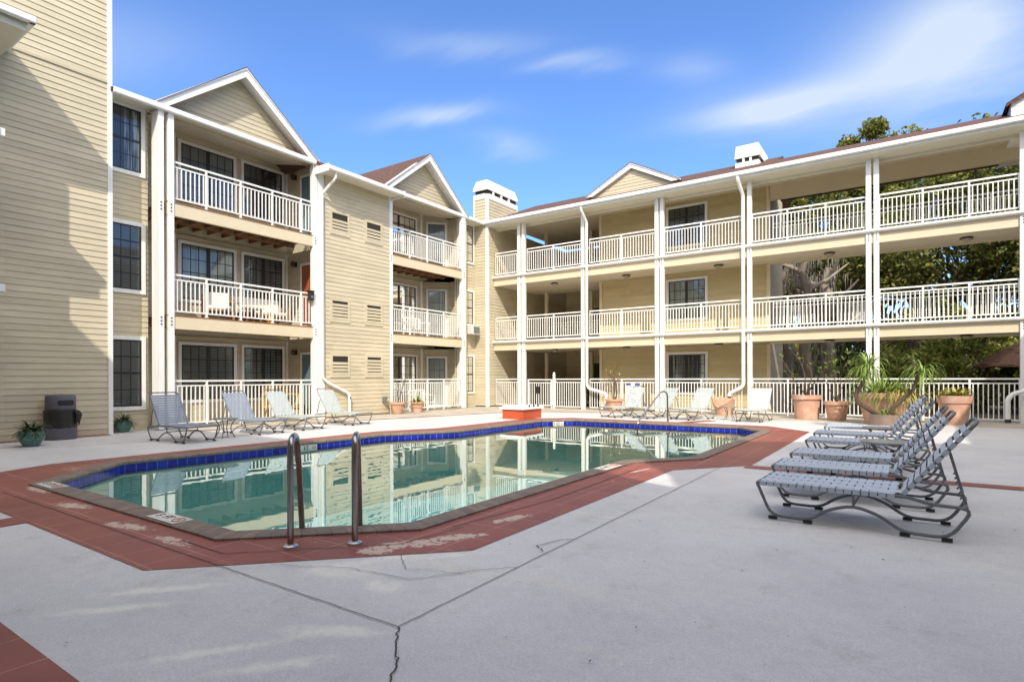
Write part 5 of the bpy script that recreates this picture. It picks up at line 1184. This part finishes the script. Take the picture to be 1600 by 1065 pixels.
b = MB(); P = [(-8.0, 28.6, 4.9), (-6.0, 28.6, 3.5), (-6.0, 28.6, 3.2), (-8.0, 28.6, 4.6)]; b.add(P + [(x, 29.9, z) for x, y, z in P], [(0, 1, 2, 3), (7, 6, 5, 4), (0, 4, 5, 1), (2, 6, 7, 3), (1, 5, 6, 2), (0, 3, 7, 4)]); b.build('stair_flight', 'beam', GB)
for x in (-6.1, -5.0, -8.2): b = MB(); b.box(x, x + .16, 28.5, 28.66, -.12, 8.5); b.build('post', 'white', GB)
b = MB()
for i in range(12):
    for s in (-1, 1):
        cx = -7.2 + i * .09; b.add([(cx, 29.8 + s * .005, .9), (cx + .03, 29.8 + s * .005, .9), (cx + s * .8 + .03, 29.8 + s * .005, 1.9), (cx + s * .8, 29.8 + s * .005, 1.9)], [(0, 1, 2, 3)])
b.build('lattice', 'white', GB)
t = thing('thatched_hut', 'brown thatched hut behind the right end of the fence', 'hut', (4.3, 29, -.12))
b = MB(); rd = random.Random(9)
for k in range(9):
    r0 = 2.1 * (1 - k / 9.5); z0 = 1.75 + 1.25 * k / 9; b.lathe([(r0, z0), (r0 + .06, z0 - .1), (max(.05, r0 - .30), z0 + .2)], (4.3, 29, 0), 26)
b.v = [(p[0] + rd.uniform(-.04, .04), p[1] + rd.uniform(-.04, .04), p[2] + rd.uniform(-.05, .03)) for p in b.v]; b.build('roof', 'thatch', t)
for q in range(6):
    a = q * 1.047; b = MB(); b.tube([(4.3 + 1.7 * math.cos(a), 29 + 1.7 * math.sin(a), -.12), (4.3 + 1.7 * math.cos(a), 29 + 1.7 * math.sin(a), 1.9)], .07, 8); b.build('post', 'darkwood', t)
t = thing('round_table', 'white round table standing under the thatched hut', 'table', (3.9, 28.4, -.12)); b = MB(); b.lathe([(.42, .62), (.44, .65), (.44, .68), (.40, .69)], (3.9, 28.4, -.12), 20); b.build('table_top', 'white', t, True)
b = MB(); b.lathe([(.25, 0), (.05, .06), (.04, .62)], (3.9, 28.4, -.12), 12); b.build('pedestal', 'white', t, True)
for x, y, rz, lb in ((4.7, 28.6, 1.2, 'dark wooden chair right of the white table in the hut'), (3.3, 28.9, -1.4, 'dark wooden chair left of the white table in the hut')):
    armchair('hut_chair', lb, (x, y, -.12), rz, 'darkwood', None, .6)
# far tree line closing the horizon
b = MB(); rd = random.Random(77); V = []; F = []
for i in range(26000):
    x = rd.uniform(-70, 60); y = 70 + rd.uniform(0, 14); top = 6.5 + 2.2 * math.sin(x * .21) + 1.4 * math.sin(x * .53 + 1) ; z = top * rd.random() ** .8
    a = Vector((rd.gauss(0, 1), rd.gauss(0, 1), rd.gauss(0, 1))).normalized(); e = a.cross(Vector((rd.gauss(0, 1), rd.gauss(0, 1), rd.gauss(0, 1)))).normalized(); s = rd.uniform(.35, .8)
    k = len(V); p = Vector((x, y, z)); V += [tuple(p - a * s), tuple(p + e * s * .6), tuple(p + a * s), tuple(p - e * s * .6)]; F.append((k, k + 1, k + 2, k + 3))
b.v = V; b.f = F; o = b.build('distant_wood', 'oak2'); o['kind'] = 'stuff'; o['label'] = 'far belt of dark green woodland closing the view'; o['category'] = 'woodland'
